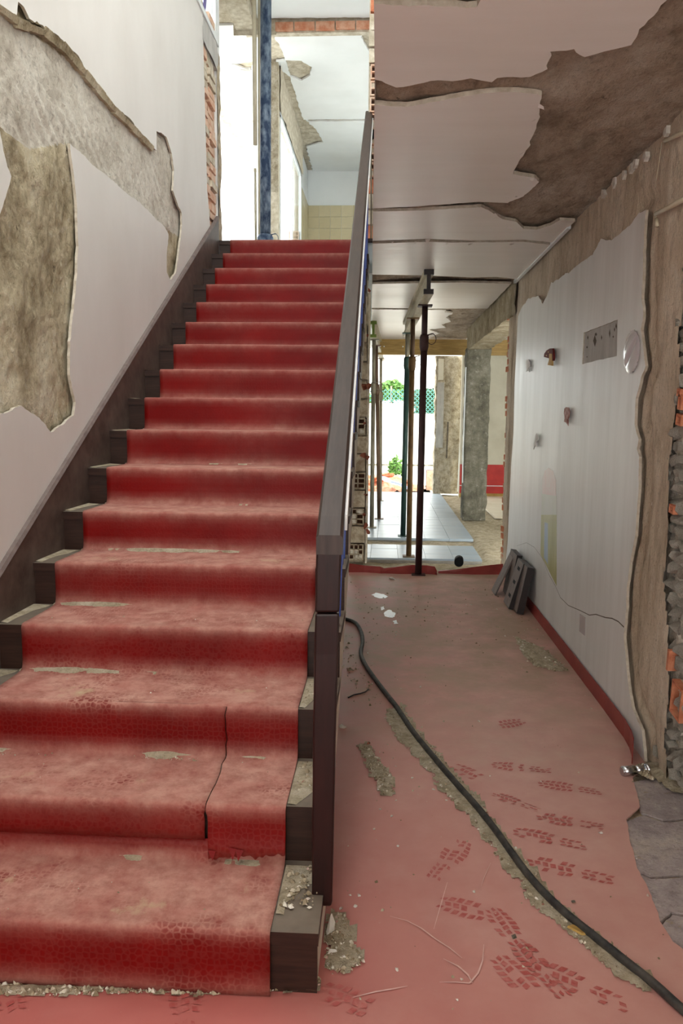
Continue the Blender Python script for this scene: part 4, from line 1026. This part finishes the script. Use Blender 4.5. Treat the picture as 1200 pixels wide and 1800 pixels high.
# room behind: wall with red dado
wf = tag(MB().box((1.45, 15.05, -.05), (3.6, 15.2, H+.1)).build('wall_far', M_CREAM), kind='structure')
MB().box((1.46, 15.044, .20), (3.6, 15.06, .60)).build('red_dado', M_REDPAINT, wf)
MB().box((1.46, 15.040, .05), (2.48, 15.06, .19)).build('red_dado', M_REDPAINT, wf)
MB().box((1.46, 15.036, .188), (3.6, 15.06, .202)).build('chalk_line', M_FRAME, wf)
MB().box((1.46, 15.03, -.03), (2.52, 15.06, .05)).build('ochre_skirting', simple('ochre_board', rgb(176, 142, 78), rgb(196, 164, 100), 5, .7, .05), wf)
MB().box((1.7, 11.9, -.03), (3.6, 15.03, .0)).build('pale_floor', simple('cream_floor', rgb(224, 214, 192), rgb(234, 226, 208), 4, .6, .05), gf)
tag(MB().box((3.5, 7.5, -.05), (3.62, 15.2, H+.1)).build('wall_room', M_CREAM), kind='structure').name = 'wall_beyond'
c2 = tag(MB().box((1.3, 7.5, H+.02), (3.6, 15.2, H+.12)).build('ceiling_room', M_UPPER), kind='structure'); c2.name = 'ceiling_beyond'
# lower-left back wall beyond the stairs keeps the hall closed
tag(MB().box((-1.6, 7.2, -.05), (-1.5, 15.5, H)).build('wall_lower', M_UPPER), kind='structure')

# formwork beams: flanges, web
def h20(name, a, b, label, end_mat=None, mat=M_TIMBERP, z0=2.51, z1=H, group=None, fw=.040):
    a, b = Vector((a[0], a[1], 0)), Vector((b[0], b[1], 0)); d = (b-a).normalized(); s = Vector((-d.y, d.x, 0))
    root = tag(empty(name, (a.x, a.y, z0)), label, 'timber beam', group); L = (b-a).length; h = z1-z0
    def bar(n, hw, za, zb, m):
        c = d*L/2+Vector((0, 0, (za+zb)/2)); return MB().obox(c, d*L/2, s*hw, (0, 0, (zb-za)/2)).build(n, m, root)
    bar('top_flange', fw, h-.04, h, mat); bar('bottom_flange', fw, 0, .04, mat); bar('web', .014, .04, h-.04, mat)
    if end_mat:
        c = d*-.002
        for nm, hw, za, zb in (('paint_shade_end', fw+.001, h-.041, h-.001), ('paint_shade_end', fw+.001, .001, .041), ('paint_shade_end', .016, .04, h-.04)):
            MB().obox(c+Vector((0, 0, (za+zb)/2)), d*.02, s*hw, (0, 0, (zb-za)/2)).build(nm, end_mat, root)
    return root
T1 = onY(747, 528, 7.383); T2 = onY(725.5, 559, 8.356); T3 = onY(716.5, 581, 9.81)
ZB = 2.511
h20('formwork_beam', (.352, 6.74), (.262, 10.35), 'pale timber formwork beam running lengthwise under the ceiling on three props', M_PLANK, M_TIMBERP, ZB)  # dark end colour stands for the near end lying in shadow
h20('formwork_beam', (-.158, 10.30), (-.055, 14.6), 'timber formwork beam with green painted end beside the hollow brick pier', M_GREEN, M_TIMBERP, ZB-.01)
cb = h20('cross_beam', (-.12, 12.75), (2.6, 12.75), 'wide yellow timber beam spanning crosswise below the far ceiling', None, M_TIMBER, 2.47)
for x in (.10, .40):
    MB().tube([(x, -.016, .13), (x, .016, .13)], .011, 10).build('bolt_hole', M_FRAME, cb)
for i, (bx, by, T, r, m, m2, lab, co) in enumerate([
        (.349, 7.383, T1, .032, M_P_MAR, M_P_MAR, 'dark maroon steel prop standing nearest on the red floor edge', .87),
        (.287, 8.356, T2, .029, M_P_RUST, M_P_BRN, 'rusty ochre steel prop standing behind the maroon prop on pale tiles', .82),
        (.260, 9.809, T3, .033, M_P_GRN, M_P_GREY, 'dark green steel prop standing just beyond the trench in the tiles', .86),
        (-.146, 10.525, Vector((-.150, 10.525, ZB)), .029, M_P_GREY, M_P_GREY, 'grey green steel prop nearest to the hollow brick pier', .75),
        (-.052, 11.426, Vector((-.128, 11.426, ZB)), .027, M_P_BRN, M_P_BRN, 'brown leaning steel prop second behind the hollow brick pier', .755),
        (-.048, 13.926, Vector((-.072, 13.926, ZB)), .03, M_P_BEI, M_P_BEI, 'beige steel prop furthest back under the green ended beam', .74)]):
    top = Vector((T.x, by, ZB-(.01 if i > 2 else 0)))
    prop((bx, by, 0.001), top, r, m, lab, 'steel_prop', 'steel props under the floor', co, m2)
# black drain pipe lying on the tiles
c = onZ(806, 997, 0); 
dd = Vector((c.x, c.y, 0)).normalized(); pc = Vector((c.x, c.y, .048))
dp = tag(MB().tube([pc, pc+dd*.16], .046, 24, cap=False).build('drain_pipe', M_BLACK, None, True), 'short black plastic pipe lying end on upon the far tiles', 'pipe')
md = dp.modifiers.new('wall', 'SOLIDIFY'); md.thickness = .003
MB().tube([pc+dd*.02, pc+dd*.03], .0435, 24).build('inner_plug', M_BLACK, dp)

# stack of loose planks against the right wall
def plank(bx, by, wX, hZ, lean, dY, label, notches=0, tilt=0., mats=(M_PLANK, M_PLANKG)):
    root = tag(empty('loose_plank', (bx, by, 0)), label, 'plank', 'loose planks leaning on the right wall')
    d = Vector((lean, tilt, hZ)); n = Vector((hZ, 0, -lean)).normalized()*wX
    p = lambda a, b, c: d*c+n*a+Vector((0, dY*b, 0))
    mb = MB().hexa([p(0, 0, 0), p(1, 0, 0), p(1, 1, 0), p(0, 1, 0), p(0, 0, 1), p(1, 0, 1), p(1, 1, 1), p(0, 1, 1)])
    lift = max(0, lean/hZ*wX)*.0
    o = mb.build('board', mats[0], root); zmin = min(v.co.z for v in o.data.vertices); root.location.z = -zmin+.001
    e = -.0012
    mb = MB().hexa([p(e, .01, .01), p(0, .01, .01), p(0, .99, .01), p(e, .99, .01), p(e, .01, .99), p(0, .01, .99), p(0, .99, .99), p(e, .99, .99)])
    mb.build('dusty_face', mats[1], root)
    for k in range(notches):
        t = .2+.3*k; MB().hexa([p(-.05, .25, t), p(-.03, .25, t), p(-.03, .6, t), p(-.05, .6, t), p(-.05, .25, t+.07), p(-.03, .25, t+.07), p(-.03, .6, t+.07), p(-.05, .6, t+.07)]).build('notch', M_BLACK, root)
    return root
plank(.995, 6.06, .035, .36, .105, .26, 'dark plank with three notches on its dusty face beside the right wall', 3)
plank(1.035, 5.92, .052, .36, .070, .34, 'thick dark plank nearest the camera leaning against the right wall')
plank(.955, 6.55, .012, .35, .155, .20, 'thin grey board leaning leftmost in the pile of planks by the wall', 0, 0, (M_PLANKG, M_PLANKG))
plank(1.050, 6.40, .045, .37, .055, .32, 'rear dark plank tucked between the other planks and the right wall')

# cable and debris on the floor
cab = [(520, 1062), (560, 1078), (600, 1086), (607, 1088), (625, 1095), (635, 1112), (637, 1130), (634, 1148), (640, 1165), (655, 1188), (675, 1215), (695, 1240), (705, 1255), (725, 1285), (745, 1310), (770, 1340), (800, 1375), (840, 1420), (870, 1458), (900, 1500), (930, 1540), (965, 1578), (1000, 1610), (1050, 1650), (1100, 1690), (1150, 1730), (1200, 1775), (1290, 1850)]
cp = [onZ(x, y, .013) for x, y in cab]
def smooth_path(P, k=4):
    out = []
    for i in range(len(P)-1):
        p0, p1, p2, p3 = P[max(i-1, 0)], P[i], P[i+1], P[min(i+2, len(P)-1)]
        for j in range(k):
            t = j/k; out.append(.5*((2*p1)+(p2-p0)*t+(2*p0-5*p1+4*p2-p3)*t*t+(3*p1-p0-3*p2+p3)*t**3))
    return out+[P[-1]]
tag(MB().tube(smooth_path(cp), .0125, 10).build('black_hose', M_HOSE, None, True), 'long black hose snaking across the red corridor floor from the stairs', 'hose')

def dirt(poly_px, h, seed, Z=0., step=.012, name='mortar_heap', mat=M_DIRT):
    P = Pz(poly_px, Z); xs = [p[0] for p in P]; ys = [p[1] for p in P]
    def hf(u, v):
        e = edgedist(u, v, P)
        return min(h, e*.5)*(.5+.9*abs(fbm(u*14, v*14, seed, 4)))+.0012
    return rough(name, lambda u, v: (u, v, Z), (0, 0, 1), min(xs), max(xs), min(ys), max(ys), step, hf, mat, None, lambda u, v: inside(u+.022*noise.noise((u*28, v*28, seed))+.02*noise.noise((u*9, v*9, seed)), v+.022*noise.noise((u*28, v*28, seed+3))+.02*noise.noise((u*9, v*9, seed+7)), P))
def crumbs(name, spots, seed, parent=None):
    """joined angular crumbs; spots = (polygon in px, level, count, smin, smax)"""
    rnd = random.Random(seed); mb = MB()
    for poly, Z, cnt, s0, s1 in spots:
        P = Pz(poly, Z); xs = [p[0] for p in P]; ys = [p[1] for p in P]; k = 0; tries = 0
        while k < cnt and tries < cnt*30:
            tries += 1; x, y = rnd.uniform(min(xs), max(xs)), rnd.uniform(min(ys), max(ys))
            if not inside(x, y, P) or x > XR-.03: continue
            k += 1; s = s0+(s1-s0)*rnd.random()**3; a = rnd.uniform(0, 6.28)
            d = Vector((math.cos(a), math.sin(a), rnd.uniform(-.3, .3))).normalized()*s; e = Vector((-d.y, d.x, 0)).normalized()*s*rnd.uniform(.5, .9)
            c = Vector((x, y, Z+s*.35)); u = Vector((rnd.uniform(-.2, .2)*s, rnd.uniform(-.2, .2)*s, s*rnd.uniform(.35, .6)))
            mb.add([c-d-u*.6, c+e-u*.7, c+d-u*.6, c-e-u*.6, c+u+d*.3, c+u-d*.3+e*.2], [(0, 1, 5), (1, 4, 5), (1, 2, 4), (2, 3, 4), (3, 5, 4), (3, 0, 5), (0, 3, 2, 1)])
    return mb.build(name, M_GRAVEL, parent)
fan = [(572, 1620), (590, 1600), (605, 1608), (620, 1640), (626, 1665), (640, 1690), (622, 1708), (598, 1712), (580, 1705), (570, 1690)]
strip_ = [(626, 1310), (650, 1305), (662, 1330), (678, 1350), (694, 1368), (690, 1400), (668, 1398), (656, 1370), (645, 1340)]
base_strip = [(-20, 1728), (200, 1732), (467, 1722), (565, 1718), (560, 1736), (500, 1742), (380, 1748), (260, 1745), (100, 1750), (-20, 1748)]
wallpile = [(905, 1120), (925, 1128), (955, 1140), (985, 1165), (1000, 1180), (975, 1180), (940, 1172), (918, 1150)]
cl_ = [(x+10+12*noise.noise((x*.02, 5, 2)), y-4) for x, y in cab[11:26]]; cr_ = [(x-20-14*abs(noise.noise((x*.013, 1, 2)))*2, y+14) for x, y in cab[11:26]]
cabdirt = cl_ + cr_[::-1]
rightpile = [(1110, 1352), (1140, 1340), (1165, 1325), (1210, 1345), (1215, 1400), (1180, 1390), (1150, 1372)]
for P, h, sd, lab in [(fan, .009, 1, 'fan of grey mortar dust beside the foot of the stairs'), (strip_, .007, 2, 'narrow patch of mortar grit on red floor between stairs and hose'),
                      (base_strip, .010, 3, 'thin drift of grit along the foot of the bottom step'), (wallpile, .022, 4, 'pale sawdust like heap near the planks by the right wall'),
                      (cabdirt, .006, 5, 'long trail of dust lying along the black hose'), (rightpile, .03, 6, 'crumbled rubble spilling at the foot of the stripped wall')]:
    tag(dirt(P, h, sd), lab, 'debris', None, 'stuff')
allfloor = [(600, 1020), (880, 1020), (1100, 1330), (1190, 1650), (1180, 1790), (560, 1790), (590, 1400)]
faredge = [(620, 1030), (880, 1025), (960, 1120), (1090, 1310), (1010, 1220), (800, 1130), (640, 1120)]
cru = crumbs('mortar_crumbs', [(fan, .005, 300, .002, .009), (strip_, .004, 300, .002, .010), (base_strip, .003, 600, .003, .012), (wallpile, .010, 200, .003, .014), (cabdirt, .003, 900, .002, .008),
                               (rightpile, .012, 300, .004, .02), (allfloor, .0, 260, .002, .008), (faredge, .0, 300, .003, .012), ([(x-14, y) for x, y in cab[5:12]]+[(x-40, y+10) for x, y in cab[11:4:-1]], 0, 90, .003, .013)], 5)
tag(cru, 'scattered mortar crumbs and grit over the red floor', 'debris', None, 'stuff')
# crumbs and dust resting on the stair treads
def tread_poly(n, x0, x1, y0, y1):
    y, z = nose(n); return [(x0, y+y0), (x1, y+y0), (x1, y+y1), (x0, y+y1)]
mbd = MB(); rnd = random.Random(17)
def wedge(n, x0, x1, dep, hgt, seed):
    """ragged dust fillet where tread n meets riser n+1"""
    y, z = nose(n); yb = y+TY-.006; k = max(3, int((x1-x0)/.008)); vs = []
    for i in range(k+1):
        x = x0+(x1-x0)*i/k; e = math.sin(math.pi*min(1, max(0, i/k)))**.4
        d = dep*max(.04, .42+1.1*noise.noise((x*13, n*3.3, seed))+.5*noise.noise((x*60, n, seed)))*e+.0005
        vs += [(x, yb-d-.02, z+.0062), (x, yb-d*.4-.012, z+.0075+hgt*e*.5), (x, yb-.004, z+.009+hgt*e)]
    mbd.add(vs, [(3*i+r, 3*i+3+r, 3*i+4+r, 3*i+1+r) for i in range(k) for r in range(2)])
wedge(5, -1.36, -.55, .022, .012, 1); wedge(4, -1.36, -.98, .022, .014, 2); wedge(3, -1.36, -.95, .026, .014, 3); wedge(3, -.9, -.82, .014, .01, 4)
wedge(2, -1.38, -1.18, .012, .01, 5); wedge(2, -.82, -.60, .020, .014, 6); wedge(2, -.48, -.36, .018, .012, 7); wedge(1, -.80, -.68, .014, .01, 8); wedge(1, -.52, -.29, .014, .008, 9)
for n in range(6, 10): wedge(n, -1.36, -.3, .010, .008, 10+n)
# dust on the bare wooden ends
for n in range(1, 17):
    y, z = nose(n); k = 14; vs = []
    for i in range(k+1):
        t = i/k; yy = y+.02+(TY-.03)*t
        wdt = .028+.075*max(0, t-.25)**1.3*(.7+.6*noise.noise((n*2.1, t*4, 1)))
        vs += [(SXL+.004, yy, z+.0045), (SXL+.004+max(.008, wdt), yy, z+.0012)]
    mbd.add(vs, [(2*i, 2*i+1, 2*i+3, 2*i+2) for i in range(k)])
for n, f in ((1, 1.), (2, .9), (3, .5)):
    y, z = nose(n); k = 22
    def edgeR(t): return SXR-.010-.02*abs(noise.noise((t*5, n, 2)))-(.05 if n == 1 and .35 < t < .62 else 0)*abs(noise.noise((t*9, 3, 1)))
    vs = []
    for i in range(k+1):
        t = i/k; yy = y+.07+(TY-.09)*t if n == 1 else y+.01+(TY-.03)*t
        xr = RXR+.012+(edgeR(t)-RXR-.012)*min(1, max(.12, (t-.16 if n == 1 else t+.1)*1.7)*f)
        vs += [(RXR+.002, yy, z+.004), ((RXR+xr)/2, yy, z+.004+.008*abs(noise.noise((t*8, n, 5)))), (xr, yy, z+.0015)]
    mbd.add(vs, [(3*i+r, 3*i+1+r, 3*i+4+r, 3*i+3+r) for i in range(k) for r in range(2)])
tag(mbd.build('tread_dust', M_DIRT), 'drifts of pale mortar dust lying in the corners of the stair treads', 'debris', None, 'stuff')
def crumbs_w(name, rects, seed):
    rnd = random.Random(seed); mb = MB()
    for x0, x1, y0, y1, Z, cnt, s0, s1 in rects:
        for _ in range(cnt):
            x, y = rnd.uniform(x0, x1), rnd.uniform(y0, y1); s = s0+(s1-s0)*rnd.random()**3; a = rnd.uniform(0, 6.28)
            d = Vector((math.cos(a), math.sin(a), 0))*s; e = Vector((-d.y, d.x, 0))*rnd.uniform(.5, .9); c = Vector((x, y, Z+s*.3)); u = Vector((0, 0, s*rnd.uniform(.35, .6)))
            mb.add([c-d-u*.6, c+e-u*.6, c+d-u*.6, c-e-u*.6, c+u+d*.3, c+u-d*.3+e*.2], [(0, 1, 5), (1, 4, 5), (1, 2, 4), (2, 3, 4), (3, 5, 4), (3, 0, 5), (0, 3, 2, 1)])
    return mb.build(name, M_GRAVEL)
rc = []
for n, c in ((1, 90), (2, 70), (3, 30)):
    y, z = nose(n); rc.append((RXR+.01, SXR-.012, y+.09, y+TY-.02, z+.006, c, .003, .013))
y, z = nose(2); rc.append((-.82, -.60, y+TY-.05, y+TY-.02, z+.006, 60, .002, .007)); rc.append((-1.38, -1.1, y+TY-.05, y+TY-.02, z+.006, 30, .002, .007))
for n in (1, 2, 3, 4, 5): y, z = nose(n); rc.append((-1.35, -.28, y+.02, y+TY-.03, z+.006, 10, .002, .005))
tag(crumbs_w('tread_crumbs', rc, 3), 'fine mortar crumbs on the lowest stair treads beside the newel', 'debris', None, 'stuff')

# countable lumps and pebbles
LUMP = [stone_mesh(50+i, 1) for i in range(4)]
for m in LUMP: m.materials[0] = M_PLASTER
def lump(px_, py_, s, label, name='plaster_chip', group=None, mat=None, sq=(1, .7, .5)):
    c = onZ(px_, py_, 0); o = link(name, LUMP[int(px_) % 4] if mat is None else stone_mesh(int(px_), 1))
    if mat: o.data.materials[0] = mat
    o.scale = (s*sq[0], s*sq[1], s*sq[2]); o.rotation_euler = (0, 0, px_*.7); o.location = (c.x, c.y, s*sq[2]*.62)
    return tag(o, label, 'debris chip', group)
lump(578, 1642, .036, 'large white plaster chunk against the side of the bottom step', sq=(.35, .6, 1.1))
lump(583, 1678, .020, 'white lump in the mortar fan beside the bottom step')
lump(602, 1684, .018, 'small pale lump in the middle of the mortar fan')
lump(580, 1693, .024, 'flat white plaster shard at the near end of the mortar fan', sq=(1, .5, .25))
lump(601, 1279, .030, 'white plaster shard lying beside the white stair side', sq=(1, .5, .4))
lump(690, 1018, .05, 'pale plaster flake lying before the upturned vinyl lip', sq=(1.1, .5, .3))
lump(903, 1648, .011, 'small dark stone right of the shoe prints', 'pebble', None, M_COLUMN)
lump(1055, 1465, .011, 'small pale pebble right of the hose on open floor', 'pebble')
lump(1008, 1587, .010, 'dark pebble beside the near stretch of hose', 'pebble', None, M_COLUMN)
lump(842, 1268, .014, 'white flake on the floor near the middle of the corridor', sq=(1, .6, .3))
lump(738, 1208, .011, 'pale crumb alone on the floor right of the hose')
for x, y in [(615, 1574), (631, 1575), (625, 1594), (599, 1598), (696, 1407), (657, 1458), (668, 1423), (698, 1705), (811, 1722), (833, 1568), (688, 1435), (803, 1758), (784, 1407), (699, 1488), (762, 1388), (724, 1368)]:
    lump(x, y, random.Random(x).uniform(.006, .010), 'small pale mortar pebble lying on the red floor', 'pebble', 'small pebbles on the red floor')
tw = [onZ(x, y, .004) for x, y in [(612, 1226), (622, 1221), (633, 1219), (642, 1216), (648, 1211)]]
tag(MB().tube(tw, .0035, 6).build('twig', M_PLANK), 'thin dark twig lying on the floor between stairs and hose', 'twig')
tw = onZ(1015, 1636, .004)
o = tag(MB().hexa([(-.03, -.008, 0), (.02, -.014, 0), (.034, .004, 0), (-.02, .010, 0), (-.028, -.006, .006), (.018, -.012, .008), (.03, .004, .006), (-.018, .008, .007)]).build('wood_splinter', M_TIMBER), 'small tan wood splinter lying in the dust beside the hose', 'splinter'); o.location = tw; o.rotation_euler = (0, 0, -.7)
for i, pl in enumerate([[(652, 1046), (660, 1042), (676, 1045), (682, 1049), (672, 1052), (660, 1050)], [(674, 1078), (684, 1072), (695, 1078), (690, 1086), (678, 1084)], [(668, 1068), (674, 1066), (676, 1071), (670, 1073)], [(690, 1092), (697, 1090), (700, 1096), (693, 1097)]]):
    plate('paint_splash', jag(Pz(pl, 0), .015, .012, i), [], lambda u, v: (u, v, .0014), (0, 0, 1), .001, M_FRAME, floor)
# chrome tap fitting at the skirting's curled end
a, b = onZ(1093, 1356, .02), onZ(1136, 1352, .02)
tf = tag(MB().tube([a, a+(b-a)*.5], [.020, .020], 20).build('chrome_fitting', M_CHROME, None, True), 'chrome pipe fitting lying at the end of the red skirting', 'pipe fitting'); tf.location.z = .001
MB().tube([a+(b-a)*.46, a+(b-a)*.54], .0165, 20).build('groove', M_BLACK, tf)
MB().tube([a+(b-a)*.52, a+(b-a)*.96], .017, 20).build('sleeve', M_CHROME, tf, True)
MB().tube([a+(b-a)*.92, a+(b-a)*1.0, a+(b-a)*1.03], [.017, .024, .024], 20).build('flange', M_CHROME, tf, True)
MB().tube([a-(b-a)*.02, a], [.015, .020], 20).build('cap', M_CHROME, tf, True)

# ------------------------------------------------------------------ the yard outside
tag(MB().box((-14, 15.6, -.3), (14, 60, -.06)).build('yard_ground', M_GROUND), kind='structure').name = 'floor_yard'
YW = 24.0
zl = onY(690, 709, YW).z; zr = onY(740, 727, YW).z; xs = onY(727, 720, YW).x
bw = tag(MB().box((-10, YW, -.1), (xs, YW+.2, zl)).build('boundary_wall', M_OUTW), 'low white rendered boundary wall across the sunlit yard', 'wall')
MB().box((xs, YW, -.1), (10, YW+.2, zr)).build('lower_section', M_OUTW, bw)
MB().box((-10, YW-.05, .0), (10, YW, .045)).build('base_ledge', M_COLUMN, bw)
fe = tag(empty('chain_link_fence', (0, YW+.26, zr)), 'green chain link fence standing on the white boundary wall', 'fence')
mb = MB(); zt = onY(740, 684, YW).z-zr; sp = .13
for k in range(-30, 60):
    x0 = -1.6+k*sp
    for sgn in (1, -1):
        xa, xb = x0, x0+sgn*zt
        mb.obox(((xa+xb)/2, 0, zt/2), ((xb-xa)/2, 0, zt/2), (0, .009, 0), Vector((zt/2, 0, -(xb-xa)/2)).normalized()*.010)
tag(mb.build('wire_mesh', M_FENCE, fe), kind='stuff')
for x in (-2.5, .2, 2.9): MB().tube([(x, .03, -zr-.06), (x, .03, zt+.1)], .03, 10).build('post', M_P_GREY, fe, True)
MB().tube([(.2, .03, zt+.02), (1.35, .03, -.02)], .015, 8).build('brace', M_P_GREY, fe)
def bush(name, c, rx, rz, n, mat, label, seed, ls=.12):
    rnd = random.Random(seed); root = tag(empty(name, c), label, 'bush'); mb = MB()
    for _ in range(n):
        t, ph = rnd.uniform(0, 6.28), math.acos(rnd.uniform(-.2, 1)); r = rnd.uniform(.55, 1)
        p = Vector((rx*r*math.sin(ph)*math.cos(t), rx*.6*r*math.sin(ph)*math.sin(t), rz*r*math.cos(ph)+rz*.2))
        d = Vector((rnd.uniform(-1, 1), rnd.uniform(-1, 1), rnd.uniform(-.3, 1))).normalized()*ls; e = d.orthogonal().normalized()*ls*.4
        mb.add([p-d, p+e, p+d, p-e], [(0, 1, 2, 3)])
    tag(mb.build('foliage', mat, root), kind='stuff')
    MB().tube([(0, 0, -c[2]-.06), (0, 0, rz*.5)], .03, 6).build('stem', M_PLANK, root)
    return root
c = onY(690, 690, YW+1.2); bush('leafy_bush', (c.x, YW+1.2, c.z-.25), .5, .55, 500, M_LEAF, 'bright green bush rising behind the fence over the white wall', 1)
c = onY(660, 700, YW+2.6); bush('leafy_bush', (c.x-.3, YW+2.6, c.z-.3), .40, .45, 300, M_LEAF, 'small green bush behind fence at the far left of the doorway', 2)
c = onY(695, 838, 20.5); bush('weed_clump', (c.x, 20.5, -.05), .22, .45, 260, M_LEAF, 'yellow green weed clump growing beside the rubble heap outside', 3, .07)
hd = tag(empty('hedge', (0, YW+3.5, 0)), 'dark clipped hedge strip visible behind the fence', 'hedge')
mb = MB(); rnd = random.Random(8); z1 = onY(740, 682, YW+3.5).z; x0 = onY(725, 700, YW+3.5).x
for _ in range(1500):
    p = Vector((rnd.uniform(x0, x0+5), rnd.uniform(-.5, .2), z1-.05-rnd.random()*1.2)); d = Vector((rnd.uniform(-1, 1), rnd.uniform(-1, 1), rnd.uniform(-1, 1))).normalized()*.14; e = d.orthogonal().normalized()*.07
    mb.add([p-d, p+e, p+d, p-e], [(0, 1, 2, 3)])
tag(mb.build('hedge_leaves', M_HEDGE, hd), kind='stuff'); MB().box((x0+.1, -.3, -.1), (x0+4.9, .1, z1-.2)).build('hedge_core', M_HEDGE, hd)
# rubble heap outside the doorway
hc = onZ(672, 866, -.06)
heap = rough('rubble_heap', lambda u, v: (hc.x+u, hc.y+1.0+v, -.06), (0, 0, 1), -.9, 1.0, -.8, .8, .05, lambda u, v: max(0, .34*(1-math.hypot(u/.9, v/.8))+.09*fbm(u*5, v*5, 2)), M_BRICK_M)
tag(heap, 'heap of red brick rubble lying outside the bright doorway', 'debris', None, 'stuff')
rnd = random.Random(12); bmesh_ = MB().box((-.12, -.055, -.03), (.12, .055, .03)).build('brick', M_BRICK)
tag(bmesh_, 'loose red brick lying on the rubble heap in the yard', 'brick', 'bricks on the rubble heap'); bmesh_.location = (hc.x-.3, hc.y+.3, .10)
for i in range(11):
    o = bmesh_.copy(); COL.objects.link(o); u, v = rnd.uniform(-.5, .6), rnd.uniform(-.6, .0)
    o.location = (hc.x+u, hc.y+1.0+v, -.06+max(.03, .34*(1-math.hypot(u/.9, v/.8)))+.05); o.rotation_euler = (rnd.uniform(-.5, .5), rnd.uniform(-.4, .4), rnd.uniform(0, 3))
tp = onY(680, 845, hc.y+.3)
tag(rough('blue_sheet', lambda u, v: (tp.x+u, hc.y+.25+v*.5, tp.z+.02-.35*u+.2*v), (0, -.6, .8), -.2, .42, -.18, .18, .03, lambda u, v: .03*fbm(u*9, v*9, 2), M_TARP), 'crumpled pale blue sheet lying on the brick rubble', 'sheet')
bp = onZ(755, 866, -.06)
o = hollow_front(-.16, .16, 0, 0, .42, 1, 1, .3, .1, random.Random(3), [M_BRICK_P, M_HOLE, M_MORTAR], 'clay_block', None); o.location = (bp.x+.12, bp.y+.5, -.06)
tag(o, 'pale clay block with dark hole standing outside next to the pier', 'block')
